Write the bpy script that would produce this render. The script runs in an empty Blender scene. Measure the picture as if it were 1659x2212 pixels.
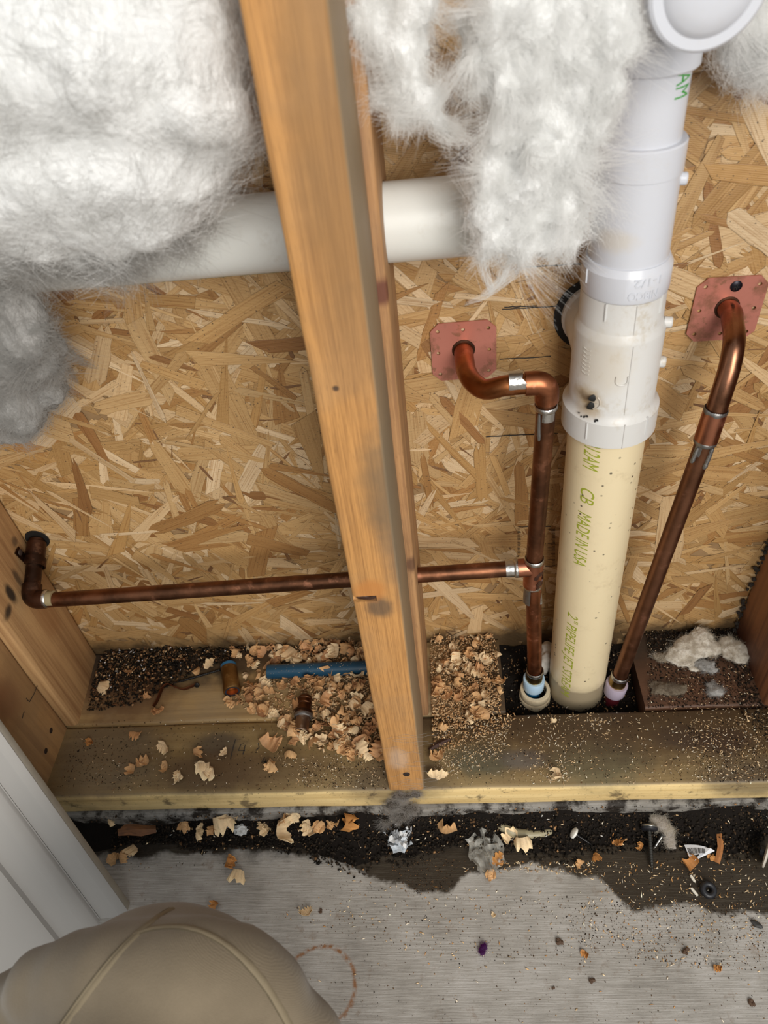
import bpy, bmesh, math, random
import numpy as np
from mathutils import Vector, Matrix, noise, Quaternion

random.seed(7); rng = np.random.default_rng(7)
SC = bpy.context.scene; COL = SC.collection
# ------------------------------------------------------------------ camera
W, H, F = 1659, 2212, 1624.28
CAM = np.array([0.0771, -0.3721, 0.8555])
def _basis(a, b, c):
    f = np.array([math.sin(b)*math.cos(a), math.cos(b)*math.cos(a), -math.sin(a)])
    r = np.array([math.cos(b), -math.sin(b), 0.0]); u = np.cross(r, f)
    return r*math.cos(c)+u*math.sin(c), -r*math.sin(c)+u*math.cos(c), f
CR, CU, CF = _basis(0.7681, -0.1141, -0.1315)
cam = bpy.data.objects.new('camera', bpy.data.cameras.new('camera')); COL.objects.link(cam)
cam.matrix_world = Matrix(((CR[0], CU[0], -CF[0], CAM[0]), (CR[1], CU[1], -CF[1], CAM[1]), (CR[2], CU[2], -CF[2], CAM[2]), (0, 0, 0, 1)))
cam.data.sensor_fit = 'VERTICAL'; cam.data.sensor_height = 36; cam.data.lens = F/H*36
cam.data.clip_start = .02
cam.data.dof.use_dof = True; cam.data.dof.focus_distance = .74; cam.data.dof.aperture_fstop = 8.5
SC.camera = cam
# ------------------------------------------------------------------ light and exposure
SC.view_settings.view_transform = 'Standard'; SC.view_settings.look = 'None'
SC.view_settings.exposure = 0.12; SC.view_settings.gamma = 1; SC.view_settings.use_curve_mapping = False
world = bpy.data.worlds.new('overcast_sky'); SC.world = world; world.use_nodes = True
_bg = world.node_tree.nodes['Background']; _bg.inputs[1].default_value = .52
_tc = world.node_tree.nodes.new('ShaderNodeTexCoord'); _sx = world.node_tree.nodes.new('ShaderNodeSeparateXYZ'); _rm = world.node_tree.nodes.new('ShaderNodeValToRGB')
world.node_tree.links.new(_tc.outputs['Generated'], _sx.inputs[0]); world.node_tree.links.new(_sx.outputs[2], _rm.inputs[0]); world.node_tree.links.new(_rm.outputs[0], _bg.inputs[0])
_rm.color_ramp.elements[0].position = .0; _rm.color_ramp.elements[0].color = (.20, .18, .15, 1); _rm.color_ramp.elements[1].position = .04; _rm.color_ramp.elements[1].color = (.92, .97, 1.0, 1)
def area_light(name, loc, target, size, power, color):
    l = bpy.data.lights.new(name, 'AREA'); l.shape = 'RECTANGLE'; l.size, l.size_y = size; l.energy = power; l.color = color
    o = bpy.data.objects.new(name, l); COL.objects.link(o); o.location = loc
    o.rotation_euler = (Vector(target)-Vector(loc)).to_track_quat('-Z', 'Y').to_euler()
    return o
area_light('doorway_daylight', (.60, -1.65, 1.40), (.05, .15, .35), (.9, 1.3), 40, (1, .957, .895))
# ------------------------------------------------------------------ geometry of the place
ZP = .0715                 # top of the bottom plates
ZC = .033                  # top of the concrete curb
D1, D2 = .090, .196        # joint between the two plates / face of the sheathing
XL1, XL2, XR = -.3937, -.3892, .4254
def ray(x, y): return CR*(x-W/2)/F + CU*(H/2-y)/F + CF
def at(x, y, X=None, Y=None, Z=None, D=None):
    """the point of the place seen at photo pixel x, y on the plane X, Y or Z (or at depth D)"""
    d = ray(x, y)
    if D is not None: return Vector(CAM + d*D)
    i, v = [(i, v) for i, v in enumerate((X, Y, Z)) if v is not None][0]
    return Vector(CAM + d*((v-CAM[i])/d[i]))
def fbm(p, o=4, s=1.0): return noise.fractal(Vector(p)*s, 1.0, 2.0, o)
# ------------------------------------------------------------------ materials
class NT:
    def __init__(s, name):
        s.m = bpy.data.materials.new(name); s.m.use_nodes = True; s.t = s.m.node_tree
        s.b = s.t.nodes['Principled BSDF']; s.out = s.t.nodes['Material Output']
        s.pos = s.t.nodes.new('ShaderNodeNewGeometry').outputs['Position']
    def put(s, inp, v):
        if isinstance(v, bpy.types.NodeSocket): s.t.links.new(v, inp)
        elif v is not None:
            if inp.type == 'RGBA' and len(v) == 3: v = (*v, 1)
            inp.default_value = v
    def n(s, typ, ins=None, out=0, **kw):
        nd = s.t.nodes.new('ShaderNode'+typ)
        for k, v in kw.items(): setattr(nd, k, v)
        for k, v in (ins or {}).items(): s.put(nd.inputs[k], v)
        return nd.outputs[out]
    def math(s, op, a, b=None, c=None, clamp=False):
        i = {0: a}
        if b is not None: i[1] = b
        if c is not None: i[2] = c
        return s.n('Math', i, operation=op, use_clamp=clamp)
    def vmul(s, v, k): return s.n('VectorMath', {0: v, 1: k}, operation='MULTIPLY')
    def noise(s, v, scale, detail=4, rough=.55, dist=0): return s.n('TexNoise', {'Vector': v, 'Scale': scale, 'Detail': detail, 'Roughness': rough, 'Distortion': dist})
    def ramp(s, f, stops, interp='LINEAR'):
        nd = s.t.nodes.new('ShaderNodeValToRGB'); s.put(nd.inputs[0], f); cr = nd.color_ramp; cr.interpolation = interp
        while len(cr.elements) < len(stops): cr.elements.new(.5)
        for e, (p, c) in zip(cr.elements, stops):
            e.position = p
            if isinstance(c, (int, float)): c = (c, c, c)
            e.color = (*c, 1)
        return nd.outputs[0]
    def mix(s, f, a, b, mode='MIX'):
        nd = s.t.nodes.new('ShaderNodeMix'); nd.data_type = 'RGBA'; nd.blend_type = mode
        s.put(nd.inputs[0], f); s.put(nd.inputs[6], a); s.put(nd.inputs[7], b); return nd.outputs[2]
    def step(s, v, a, b): return s.n('MapRange', {0: v, 1: a, 2: b, 3: 0.0, 4: 1.0}, interpolation_type='SMOOTHSTEP')
    def spot(s, c, r, soft=.4, k=(1, 1, 1), wob=.35, ws=60):
        """1 inside an irregular ellipsoidal patch round the point c of the place"""
        d = s.n('VectorMath', {0: s.pos, 1: tuple(c)}, operation='SUBTRACT')
        d = s.n('VectorMath', {0: s.vmul(d, tuple(k))}, operation='LENGTH', out='Value')
        nz = s.math('MULTIPLY', s.math('SUBTRACT', s.noise(s.pos, ws, 3), .5), wob*2*r)
        return s.n('MapRange', {0: s.math('ADD', d, nz), 1: r*(1-soft), 2: r*(1+soft), 3: 1.0, 4: 0.0}, interpolation_type='SMOOTHSTEP')
    def bump(s, h, strength=.3, dist=.001): return s.n('Bump', {'Height': h, 'Strength': strength, 'Distance': dist})
    def fin(s, color, rough=.5, metal=0.0, normal=None, spec=None, **kw):
        s.put(s.b.inputs['Base Color'], color); s.put(s.b.inputs['Roughness'], rough); s.put(s.b.inputs['Metallic'], metal)
        if normal is not None: s.put(s.b.inputs['Normal'], normal)
        if spec is not None: s.put(s.b.inputs['Specular IOR Level'], spec)
        for k, v in kw.items(): s.put(s.b.inputs[k.replace('_', ' ')], v)
        return s.m

def m_plain(name, col, rough=.5, metal=0.0, var=.12, scale=120, bump=.15, **kw):
    t = NT(name); nz = t.noise(t.pos, scale, 5)
    c = t.mix(t.math('MULTIPLY', nz, var*2), col, tuple(x*.45 for x in col))
    return t.fin(c, rough, metal, t.bump(nz, bump), **kw)

def m_lumber(name, light, dark, axis='Z', lines=420, spots=(), ring=.5, rough=.62, grey=0.0, edge=None):
    """sawn softwood: fine dark grain lines along the axis, broad tone, patches"""
    t = NT(name); lo = {'X': (.02, 1, 1), 'Y': (1, .02, 1), 'Z': (1, 1, .02)}[axis]
    warp = t.n('VectorMath', {0: t.pos, 1: t.vmul(t.n('TexNoise', {'Vector': t.vmul(t.pos, lo), 'Scale': 30}, out=1), (.012, .012, .012))}, operation='ADD')
    v = t.vmul(warp, lo)
    g1 = t.noise(v, lines, 3, .6); g2 = t.noise(v, lines*.28, 4, .55); big = t.noise(t.pos, 9, 4)
    fib = t.noise(t.vmul(t.pos, tuple(x if x == 1 else .12 for x in lo)), 900, 2)
    f = t.math('ADD', t.math('MULTIPLY', g1, .6), t.math('MULTIPLY', g2, .4))
    c = t.ramp(f, [(.30, dark), (.45, tuple(a*.55+b*.45 for a, b in zip(light, dark))), (.56, light), (.8, tuple(min(1, x*1.12) for x in light))])
    c = t.mix(t.math('MULTIPLY', t.step(big, .45, .75), ring), c, dark)
    c = t.mix(t.math('MULTIPLY', t.step(fib, .55, .8), .35), c, tuple(x*.7 for x in dark))
    if grey: c = t.mix(t.math('MULTIPLY', t.step(t.noise(t.pos, 14, 4), .42, .65), grey), c, (.22, .19, .14))
    for (p, r, k, col, amt) in spots: c = t.mix(t.math('MULTIPLY', t.spot(p, r, .45, k), amt), c, col)
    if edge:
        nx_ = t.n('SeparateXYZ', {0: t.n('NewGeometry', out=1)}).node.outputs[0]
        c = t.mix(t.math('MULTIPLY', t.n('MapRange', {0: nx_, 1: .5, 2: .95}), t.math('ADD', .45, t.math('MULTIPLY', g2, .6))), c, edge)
    return t.fin(c, rough, 0, t.bump(t.math('ADD', f, t.math('MULTIPLY', fib, .5)), .35, .0008))

def m_concrete(curb=False):
    t = NT('concrete_curb' if curb else 'concrete_slab')
    broom = t.noise(t.vmul(t.pos, (.03, 1, 1)), 1000, 3, .65); med = t.noise(t.pos, 16, 6, .6); fine = t.noise(t.pos, 420, 4)
    c = t.ramp(t.math('ADD', t.math('MULTIPLY', broom, .55), t.math('MULTIPLY', med, .45)), [(.30, (.17, .155, .135)), (.5, (.33, .31, .28)), (.68, (.47, .45, .425))])
    c = t.mix(t.math('MULTIPLY', t.step(fine, .6, .75), .5), c, (.12, .09, .06))
    if curb:
        c = t.mix(.35, c, (.09, .08, .065)); c = t.mix(t.step(t.noise(t.pos, 34, 6, .7), .44, .60), c, (.022, .017, .013)); wet = None
    else:
        sx = t.n('SeparateXYZ', {0: t.pos}); sep = sx.node
        x, y = sep.outputs[0], sep.outputs[1]
        ext = t.ramp(t.n('MapRange', {0: x, 1: -.35, 2: .45}), WETSTOPS)
        edge = t.math('ADD', t.math('SUBTRACT', 0.0, ext), t.math('MULTIPLY', t.math('SUBTRACT', t.noise(t.pos, 26, 6, .65), .5), .035))
        wet = t.step(t.math('SUBTRACT', y, edge), -.003, .004)
        black = t.step(t.math('ADD', y, t.math('MULTIPLY', t.math('SUBTRACT', t.noise(t.pos, 30, 6, .7), .5), .07)), -.05, -.012)
        c = t.mix(t.math('MULTIPLY', t.step(t.noise(t.pos, 55, 5, .65), .58, .75), .6), c, (.17, .115, .075))
        wc = t.mix(t.math('MULTIPLY', med, .7), (.046, .035, .024), (.020, .015, .010))
        wc = t.mix(t.math('MULTIPLY', t.step(broom, .5, .62), .45), wc, (.085, .072, .052))
        c = t.mix(wet, c, wc); c = t.mix(black, c, (.010, .0075, .0055))
        # rust ring left by a can
        rc = at(690, 2130, Z=0); d = t.n('VectorMath', {0: t.vmul(t.n('VectorMath', {0: t.pos, 1: tuple(rc)}, operation='SUBTRACT'), (1, 1, 0))}, operation='LENGTH', out='Value')
        rr = t.math('ABSOLUTE', t.math('SUBTRACT', t.math('ADD', d, t.math('MULTIPLY', t.math('SUBTRACT', t.noise(t.pos, 50, 3), .5), .006)), .036))
        rm = t.n('MapRange', {0: rr, 1: .0006, 2: .0032, 3: 1.0, 4: 0.0})
        c = t.mix(t.math('MULTIPLY', rm, t.step(t.noise(t.pos, 160, 4), .34, .6)), c, (.23, .11, .05))
    h = t.math('ADD', t.math('MULTIPLY', broom, .6), t.math('MULTIPLY', fine, .5))
    rough = .55 if wet is None else t.n('MapRange', {0: wet, 1: 0.0, 2: 1.0, 3: .55, 4: .42})
    return t.fin(c, rough, 0, t.bump(h, .5, .0012), .22)
_we = [(250, 1850), (560, 1838), (700, 1850), (800, 1892), (900, 1925), (960, 1935), (1010, 1890), (1150, 1868), (1290, 1900), (1370, 1965), (1500, 1958), (1600, 1975), (1659, 1985)]
WETSTOPS = []
for _p in _we:
    _q = at(*_p, Z=0); WETSTOPS.append((min(1, max(0, (_q.x+.35)/.8)), -_q.y))

def m_strand():
    t = NT('oriented_strand'); a = t.n('Attribute', attribute_name='col'); uv = t.n('UVMap')
    v = t.vmul(uv, (1, 1, 1))
    g = t.noise(t.vmul(v, (14, 700, 1)), 1.0, 4, .6); g2 = t.noise(t.vmul(v, (5, 120, 1)), 1.0, 3)
    sp = t.noise(t.vmul(t.pos, (1, 1, 1.6)), 420, 3)
    c = t.mix(t.math('MULTIPLY', t.step(g, .47, .66), .62), a, t.mix(1.0, a, (.58, .44, .3), 'MULTIPLY'))
    c = t.mix(t.math('MULTIPLY', t.step(g2, .45, .7), .25), c, t.mix(1.0, a, (.7, .6, .5), 'MULTIPLY'))
    c = t.mix(t.math('MULTIPLY', t.step(sp, .655, .69), .85), c, (.05, .032, .02))
    # damp and mould along the foot of the board
    z = t.n('SeparateXYZ', {0: t.pos}).node.outputs[2]
    foot = t.n('MapRange', {0: t.math('ADD', z, t.math('MULTIPLY', t.math('SUBTRACT', t.noise(t.pos, 34, 5, .6), .5), .07)), 1: ZP+.004, 2: ZP+.03, 3: 1.0, 4: 0.0})
    c = t.mix(t.math('MULTIPLY', foot, .85), c, (.045, .028, .014))
    scr = t.n('TexWave', {'Vector': t.pos, 'Scale': 240, 'Distortion': .6}, bands_direction='Z', out=1)
    return t.fin(c, .52, 0, t.bump(t.math('ADD', t.math('MULTIPLY', scr, .35), t.math('MULTIPLY', g, .7)), .4, .0007))

def m_copper(name, base=(.36, .135, .065), dark=(.10, .042, .024), bright=(.62, .27, .17), rough=.3, amt=.55):
    t = NT(name); a = t.noise(t.pos, 30, 5, .6); b = t.noise(t.pos, 75, 4, .6)
    c = t.mix(t.math('MULTIPLY', t.step(a, .40, .66), amt), base, dark); c = t.mix(t.math('MULTIPLY', t.step(b, .57, .7), .6), c, bright)
    return t.fin(c, t.n('MapRange', {0: b, 1: .3, 2: .7, 3: rough, 4: rough+.2}), 1.0, t.bump(b, .08))

def m_pvc(name, col, dirt=(.42, .33, .2), amt=.3, rough=.32, spots=(), specks=0.0, fuzz=0):
    t = NT(name); a = t.noise(t.pos, 38, 6, .65); b = t.noise(t.pos, 260, 4)
    c = t.mix(t.math('MULTIPLY', t.math('MULTIPLY', t.step(a, .5, .72), t.step(b, .35, .65)), amt), col, dirt)
    if specks:
        vo = t.n('TexVoronoi', {'Vector': t.pos, 'Scale': 130.0}, out=0); keep = t.step(t.n('TexVoronoi', {'Vector': t.pos, 'Scale': 130.0}, out=1), .70, .74)
        c = t.mix(t.math('MULTIPLY', t.n('MapRange', {0: vo, 1: .10, 2: .2, 3: 1.0, 4: 0.0}), t.math('MULTIPLY', keep, specks)), c, (.06, .045, .03))
    for (p, r, k, cl, am) in spots: c = t.mix(t.math('MULTIPLY', t.spot(p, r, .5, k, .3, 150), am), c, cl)
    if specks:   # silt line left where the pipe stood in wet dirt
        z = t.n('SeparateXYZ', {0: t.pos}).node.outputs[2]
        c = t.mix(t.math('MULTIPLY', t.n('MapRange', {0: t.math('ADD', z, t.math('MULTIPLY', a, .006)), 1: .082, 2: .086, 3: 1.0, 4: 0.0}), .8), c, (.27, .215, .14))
    return t.fin(c, rough, 0, t.bump(b, .06), Subsurface_Weight=.12, Subsurface_Radius=(.006, .005, .004), Subsurface_Scale=.5)

def m_attr(name, rough=.7, rnd=.35, trans=0.0, mul=(1, 1, 1), spec=.4):
    """colour from the mesh's own 'col' attribute, varied a little from object to object"""
    t = NT(name); a = t.n('Attribute', attribute_name='col'); r = t.n('ObjectInfo').node.outputs['Random']
    c = t.mix(1.0, a, mul, 'MULTIPLY'); c = t.mix(t.math('MULTIPLY', r, rnd), c, t.mix(1.0, a, (.55, .42, .32), 'MULTIPLY'))
    g = t.noise(t.pos, 700, 3); c = t.mix(t.math('MULTIPLY', t.step(g, .52, .7), .3), c, t.mix(1.0, c, (.6, .5, .4), 'MULTIPLY'))
    return t.fin(c, rough, 0, t.bump(g, .2, .0004), spec, Subsurface_Weight=trans, Subsurface_Radius=(.004, .002, .001), Subsurface_Scale=.5)

def m_wool(name, col):
    t = NT(name); a = t.noise(t.pos, 45, 6, .65); b = t.noise(t.vmul(t.pos, (1, 1, .5)), 160, 5, .7)
    c = t.mix(t.math('MULTIPLY', t.step(a, .4, .7), .30), col, tuple(x*.72 for x in col))
    return t.fin(c, .95, 0, t.bump(t.math('ADD', a, t.math('MULTIPLY', b, .8)), .7, .006), spec=.1, Subsurface_Weight=.25, Subsurface_Radius=(.005, .005, .005), Subsurface_Scale=1.0)

def m_fibre(name, col):
    t = NT(name); tr = t.n('BsdfTranslucent', {'Color': (*col, 1)}); df = t.n('BsdfDiffuse', {'Color': (*col, 1)})
    mx = t.n('MixShader', {0: .45, 1: df, 2: tr}); t.t.links.new(mx, t.out.inputs[0]); return t.m

def m_fabric():
    t = NT('khaki_canvas'); w = t.n('TexWave', {'Vector': t.vmul(t.pos, (1, 1, 1)), 'Scale': 420.0, 'Distortion': 1.5}, bands_direction='DIAGONAL', out=1)
    a = t.noise(t.pos, 14, 5); b = t.noise(t.pos, 900, 2)
    c = t.mix(t.step(a, .35, .7), (.195, .152, .098), (.150, .115, .072)); c = t.mix(t.math('MULTIPLY', b, .3), c, (.11, .085, .05))
    return t.fin(c, .85, 0, t.bump(t.math('ADD', t.math('MULTIPLY', w, .3), t.math('ADD', b, t.math('MULTIPLY', a, 3))), .3, .001), Sheen_Weight=.2)

def m_clear(name, col=(.8, .82, .84), alpha=.5, rough=.2):
    t = NT(name); nz = t.noise(t.pos, 140, 5)
    return t.fin(col, rough, 0, t.bump(nz, .6, .002), Alpha=t.n('MapRange', {0: nz, 1: .35, 2: .65, 3: alpha*.6, 4: min(1, alpha*1.4)}))
# ------------------------------------------------------------------ mesh helpers
class MB:
    def __init__(s): s.v, s.f, s.c, s.uv = [], [], [], []
    def add(s, vs, fs, col=None, uv=None):
        o = len(s.v); s.v += [tuple(v) for v in vs]; s.f += [tuple(i+o for i in f) for f in fs]
        if col is not None: s.c += list(col) if not isinstance(col[0], (int, float)) else [col]*len(vs)
        if uv is not None: s.uv += list(uv)
        return s
    def mesh(s, name, mat, smooth=35, ref=None):
        me = bpy.data.meshes.new(name)
        vs = s.v if ref is None else [(x-ref[0], y-ref[1], z-ref[2]) for x, y, z in s.v]
        me.from_pydata(vs, [], s.f); me.materials.append(mat)
        if s.c:
            ca = me.color_attributes.new('col', 'FLOAT_COLOR', 'POINT'); ca.data.foreach_set('color', np.array([(*c[:3], 1) for c in s.c], 'f').ravel())
        if s.uv:
            ul = me.uv_layers.new(name='UVMap'); li = np.zeros(len(me.loops), 'i'); me.loops.foreach_get('vertex_index', li)
            ul.data.foreach_set('uv', np.array(s.uv, 'f')[li].ravel())
        if smooth:
            me.polygons.foreach_set('use_smooth', [True]*len(me.polygons)); me.set_sharp_from_angle(angle=math.radians(smooth))
        me.update(); return me
    def obj(s, name, mat, parent=None, smooth=35, fix=False):
        ref = parent.location if parent is not None and parent.parent is None else (0, 0, 0)
        if parent is not None and parent.parent is not None:
            p = parent; ref = Vector((0, 0, 0))
            while p is not None: ref = ref + p.location; p = p.parent
        me = s.mesh(name, mat, smooth, ref)
        if fix:
            bm = bmesh.new(); bm.from_mesh(me); bmesh.ops.recalc_face_normals(bm, faces=bm.faces); bm.to_mesh(me); bm.free()
        o = bpy.data.objects.new(name, me); COL.objects.link(o); o.parent = parent; return o
    # shapes
    def tube(s, path, r, n=24, caps=True, oval=None, col=None):
        P = [Vector(p) for p in path]; R = [r]*len(P) if isinstance(r, (int, float)) else list(r)
        T = []
        for i in range(len(P)):
            a = P[max(0, i-1)]; b = P[min(len(P)-1, i+1)]; d = b-a
            T.append(d.normalized() if d.length > 1e-9 else (T[-1] if T else Vector((0, 0, 1))))
        ref = Vector((0, -1, 0)) if abs(T[0].y) < .9 else Vector((1, 0, 0))
        U = (ref - T[0]*ref.dot(T[0])).normalized(); vs, fs = [], []
        for i in range(len(P)):
            if i: U = T[i-1].rotation_difference(T[i]) @ U
            U = (U - T[i]*U.dot(T[i])).normalized(); V = T[i].cross(U)
            for k in range(n):
                a = 2*math.pi*k/n; vs.append(P[i] + (U*math.cos(a) + V*math.sin(a)*(oval or 1))*R[i])
        for i in range(len(P)-1):
            for k in range(n):
                k2 = (k+1) % n; fs.append((i*n+k, i*n+k2, (i+1)*n+k2, (i+1)*n+k))
        if caps: fs.append(tuple(range(n-1, -1, -1))); fs.append(tuple((len(P)-1)*n+k for k in range(n)))
        return s.add(vs, fs, col)
    def lathe(s, p0, p1, prof, n=40, caps=True):
        """profile [(t along p0->p1 in metres, radius)] turned round the axis"""
        d = (Vector(p1)-Vector(p0)).normalized(); u = d.orthogonal().normalized(); w = d.cross(u); vs, fs = [], []
        for (t, r) in prof:
            for k in range(n):
                a = 2*math.pi*k/n; vs.append(Vector(p0)+d*t+(u*math.cos(a)+w*math.sin(a))*r)
        for i in range(len(prof)-1):
            for k in range(n):
                k2 = (k+1) % n; fs.append((i*n+k, i*n+k2, (i+1)*n+k2, (i+1)*n+k))
        if caps: fs.append(tuple(range(n-1, -1, -1))); fs.append(tuple((len(prof)-1)*n+k for k in range(n)))
        return s.add(vs, fs)
    def beam(s, axis, a0, a1, b0, b1, c0, c1, r=.003, seg=10, wav=.0004, sd=0, shear=0.0, twist=0.0):
        """a length of lumber: rounded arrises, slightly uneven faces. axis 'Z': b=x, c=y; axis 'X': b=y, c=z"""
        prof = []
        for (cx, cy, st) in ((b1-r, c1-r, 0), (b0+r, c1-r, 1), (b0+r, c0+r, 2), (b1-r, c0+r, 3)):
            for k in range(4):
                a = (st+k/3)*math.pi/2; prof.append((cx+r*math.cos(a), cy+r*math.sin(a)))
        n = len(prof); vs, fs = [], []
        for i in range(seg+1):
            t = i/seg; L = a0+(a1-a0)*t
            for j, (b, c) in enumerate(prof):
                w = wav*noise.noise(Vector((b*60+sd, c*60, L*14)))
                b2 = b + shear*(L-a0) + w; c2 = c + w + twist*(b-b0)
                vs.append((b2, c2, L) if axis == 'Z' else (L, b2, c2))
        for i in range(seg):
            for k in range(n):
                k2 = (k+1) % n; fs.append((i*n+k, i*n+k2, (i+1)*n+k2, (i+1)*n+k))
        fs.append(tuple(range(n-1, -1, -1))); fs.append(tuple(seg*n+k for k in range(n)))
        return s.add(vs, fs)
    def box(s, x0, x1, y0, y1, z0, z1):
        vs = [(x, y, z) for z in (z0, z1) for y in (y0, y1) for x in (x0, x1)]
        return s.add(vs, [(0, 2, 3, 1), (4, 5, 7, 6), (0, 1, 5, 4), (2, 6, 7, 3), (0, 4, 6, 2), (1, 3, 7, 5)])
    def lump(s, c, rad, sub=2, amp=.25, freq=3.0, sd=0, rot=None, col=None):
        bm = bmesh.new(); bmesh.ops.create_icosphere(bm, subdivisions=sub, radius=1); rad = (rad,)*3 if isinstance(rad, (int, float)) else rad
        M = rot or Matrix.Identity(3); vs = []
        for v in bm.verts:
            q = v.co*(1+amp*noise.noise(v.co*freq*.5+Vector((sd*1.7, sd*.3, sd)))); vs.append(Vector(c)+M @ Vector((q.x*rad[0], q.y*rad[1], q.z*rad[2])))
        fs = [tuple(v.index for v in f.verts) for f in bm.faces]; bm.free()
        return s.add(vs, fs, col)
    def sheet(s, grid, th, col=None):
        """a thin sheet with real thickness from a grid of points (rows of equal length)"""
        nr, nc = len(grid), len(grid[0]); g = [[Vector(p) for p in r] for r in grid]; top, bot = [], []
        for i in range(nr):
            for j in range(nc):
                du = g[i][min(j+1, nc-1)]-g[i][max(j-1, 0)]; dv = g[min(i+1, nr-1)][j]-g[max(i-1, 0)][j]; nn = du.cross(dv)
                nn = nn.normalized() if nn.length > 1e-12 else Vector((0, 0, 1)); top.append(g[i][j]+nn*th*.5); bot.append(g[i][j]-nn*th*.5)
        N = nr*nc; fs = []
        for i in range(nr-1):
            for j in range(nc-1):
                a, b, c, d = i*nc+j, i*nc+j+1, (i+1)*nc+j+1, (i+1)*nc+j; fs += [(a, b, c, d), (N+d, N+c, N+b, N+a)]
        rim = [j for j in range(nc)] + [i*nc+nc-1 for i in range(1, nr)] + [(nr-1)*nc+j for j in range(nc-2, -1, -1)] + [i*nc for i in range(nr-2, 0, -1)]
        for k in range(len(rim)): a, b = rim[k], rim[(k+1) % len(rim)]; fs.append((b, a, N+a, N+b))
        return s.add(top+bot, fs, (list(col)*2 if col is not None and not isinstance(col[0], (int, float)) else col))
def tag(o, label=None, cat=None, group=None, kind=None):
    for k, v in (('label', label), ('category', cat), ('group', group), ('kind', kind)):
        if v: o[k] = v
    return o
def thing(name, label, cat, loc=(0, 0, 0), group=None):
    o = bpy.data.objects.new(name, None); COL.objects.link(o); o.location = loc; o.empty_display_size = .02
    return tag(o, label, cat, group)
def cut(o, cutters):
    """drill or notch o with closed MB solids"""
    for mb in cutters:
        c = mb.obj('cutter', o.data.materials[0], smooth=0, fix=True)
        par = o.parent
        if par is not None: c.location = -Vector((0, 0, 0))
        md = o.modifiers.new('cut', 'BOOLEAN'); md.object = c; md.operation = 'DIFFERENCE'; md.solver = 'EXACT'
        dg = bpy.context.evaluated_depsgraph_get(); me = bpy.data.meshes.new_from_object(o.evaluated_get(dg))
        o.modifiers.clear(); old = o.data; o.data = me; me.name = o.name; bpy.data.meshes.remove(old); bpy.data.objects.remove(c, do_unlink=True)
    return o
def spline(pts, n=8):
    P = [Vector(p) for p in pts]; out = []
    for i in range(len(P)-1):
        p0, p1, p2, p3 = P[max(i-1, 0)], P[i], P[i+1], P[min(i+2, len(P)-1)]
        for k in range(n):
            t = k/n; out.append(.5*((2*p1)+(p2-p0)*t+(2*p0-5*p1+4*p2-p3)*t*t+(3*p1-p0-3*p2+p3)*t**3))
    return out+[P[-1]]
def in_poly(x, y, poly):
    r = False; j = len(poly)-1
    for i in range(len(poly)):
        (xi, yi), (xj, yj) = poly[i], poly[j]
        if (yi > y) != (yj > y) and x < (xj-xi)*(y-yi)/(yj-yi)+xi: r = not r
        j = i
    return r
def sample_poly(poly, n):
    xs = [p[0] for p in poly]; ys = [p[1] for p in poly]; out = []
    while len(out) < n:
        x, y = random.uniform(min(xs), max(xs)), random.uniform(min(ys), max(ys))
        if in_poly(x, y, poly): out.append((x, y))
    return out
def lettering(name, txt, size, mat, parent, surf, xscale=1.0, depth=0.0, shear=0.0, bold=0.0, fit=None):
    """built-in typeface turned into a mesh and laid on a surface: surf(u along the line, v up the letter, h) -> point"""
    cu = bpy.data.curves.new(name, 'FONT'); cu.body = txt; cu.size = size; cu.resolution_u = 3; cu.shear = shear; cu.offset = bold
    o = bpy.data.objects.new(name, cu); COL.objects.link(o); dg = bpy.context.evaluated_depsgraph_get()
    me0 = bpy.data.meshes.new_from_object(o.evaluated_get(dg)); bpy.data.objects.remove(o, do_unlink=True)
    bm = bmesh.new(); bm.from_mesh(me0); bmesh.ops.triangulate(bm, faces=bm.faces)
    for _ in range(2):
        es = [e for e in bm.edges if e.calc_length() > size*.3]
        if es: bmesh.ops.subdivide_edges(bm, edges=es, cuts=1); bmesh.ops.triangulate(bm, faces=bm.faces)
    if depth:
        ge = bmesh.ops.extrude_face_region(bm, geom=bm.faces[:])
        for v in [g for g in ge['geom'] if isinstance(g, bmesh.types.BMVert)]: v.co.z += depth
    x0 = min(v.co.x for v in bm.verts); x1 = max(v.co.x for v in bm.verts)
    if fit: xscale = fit/(x1-x0)
    mb = MB(); vs = [surf((v.co.x-x0)*xscale, v.co.y, v.co.z) for v in bm.verts]; fs = [tuple(v.index for v in f.verts) for f in bm.faces]; bm.free()
    mb.add(vs, fs); bpy.data.meshes.remove(me0)
    return mb.obj(name, mat, parent, smooth=0)
# ================================================================== STRUCTURE
WOOD = dict(light=(.46, .27, .115), dark=(.20, .105, .042))
fl = MB(); nx, ny = 60, 40
vs = [(-.75+1.6*i/nx, -1.3+1.5*j/ny, .0006*noise.noise(Vector((i*.5, j*.5, 0)))) for j in range(ny+1) for i in range(nx+1)]
fl.add(vs, [(j*(nx+1)+i, j*(nx+1)+i+1, (j+1)*(nx+1)+i+1, (j+1)*(nx+1)+i) for j in range(ny) for i in range(nx)])
floor = tag(fl.obj('floor', m_concrete()), 'grey broom-finished concrete floor with a dark wet band along the wall', kind='structure')
cb = MB().beam('X', -.75, .85, -.004, .23, -.03, ZC, r=.004, seg=160, wav=.004, sd=3)
curb = tag(cb.obj('curb', m_concrete(True)), 'dark stained concrete kerb under the bottom plate', kind='structure')

M_STRAND = m_strand()
m_core = m_plain('board_core', (.33, .2, .09), .7, var=.3)
wb = MB().box(-.62, .70, D2+.0016, D2+.013, ZP-.036, 1.08)
wall = wb.obj('wall_back', m_core, smooth=0)
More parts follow.
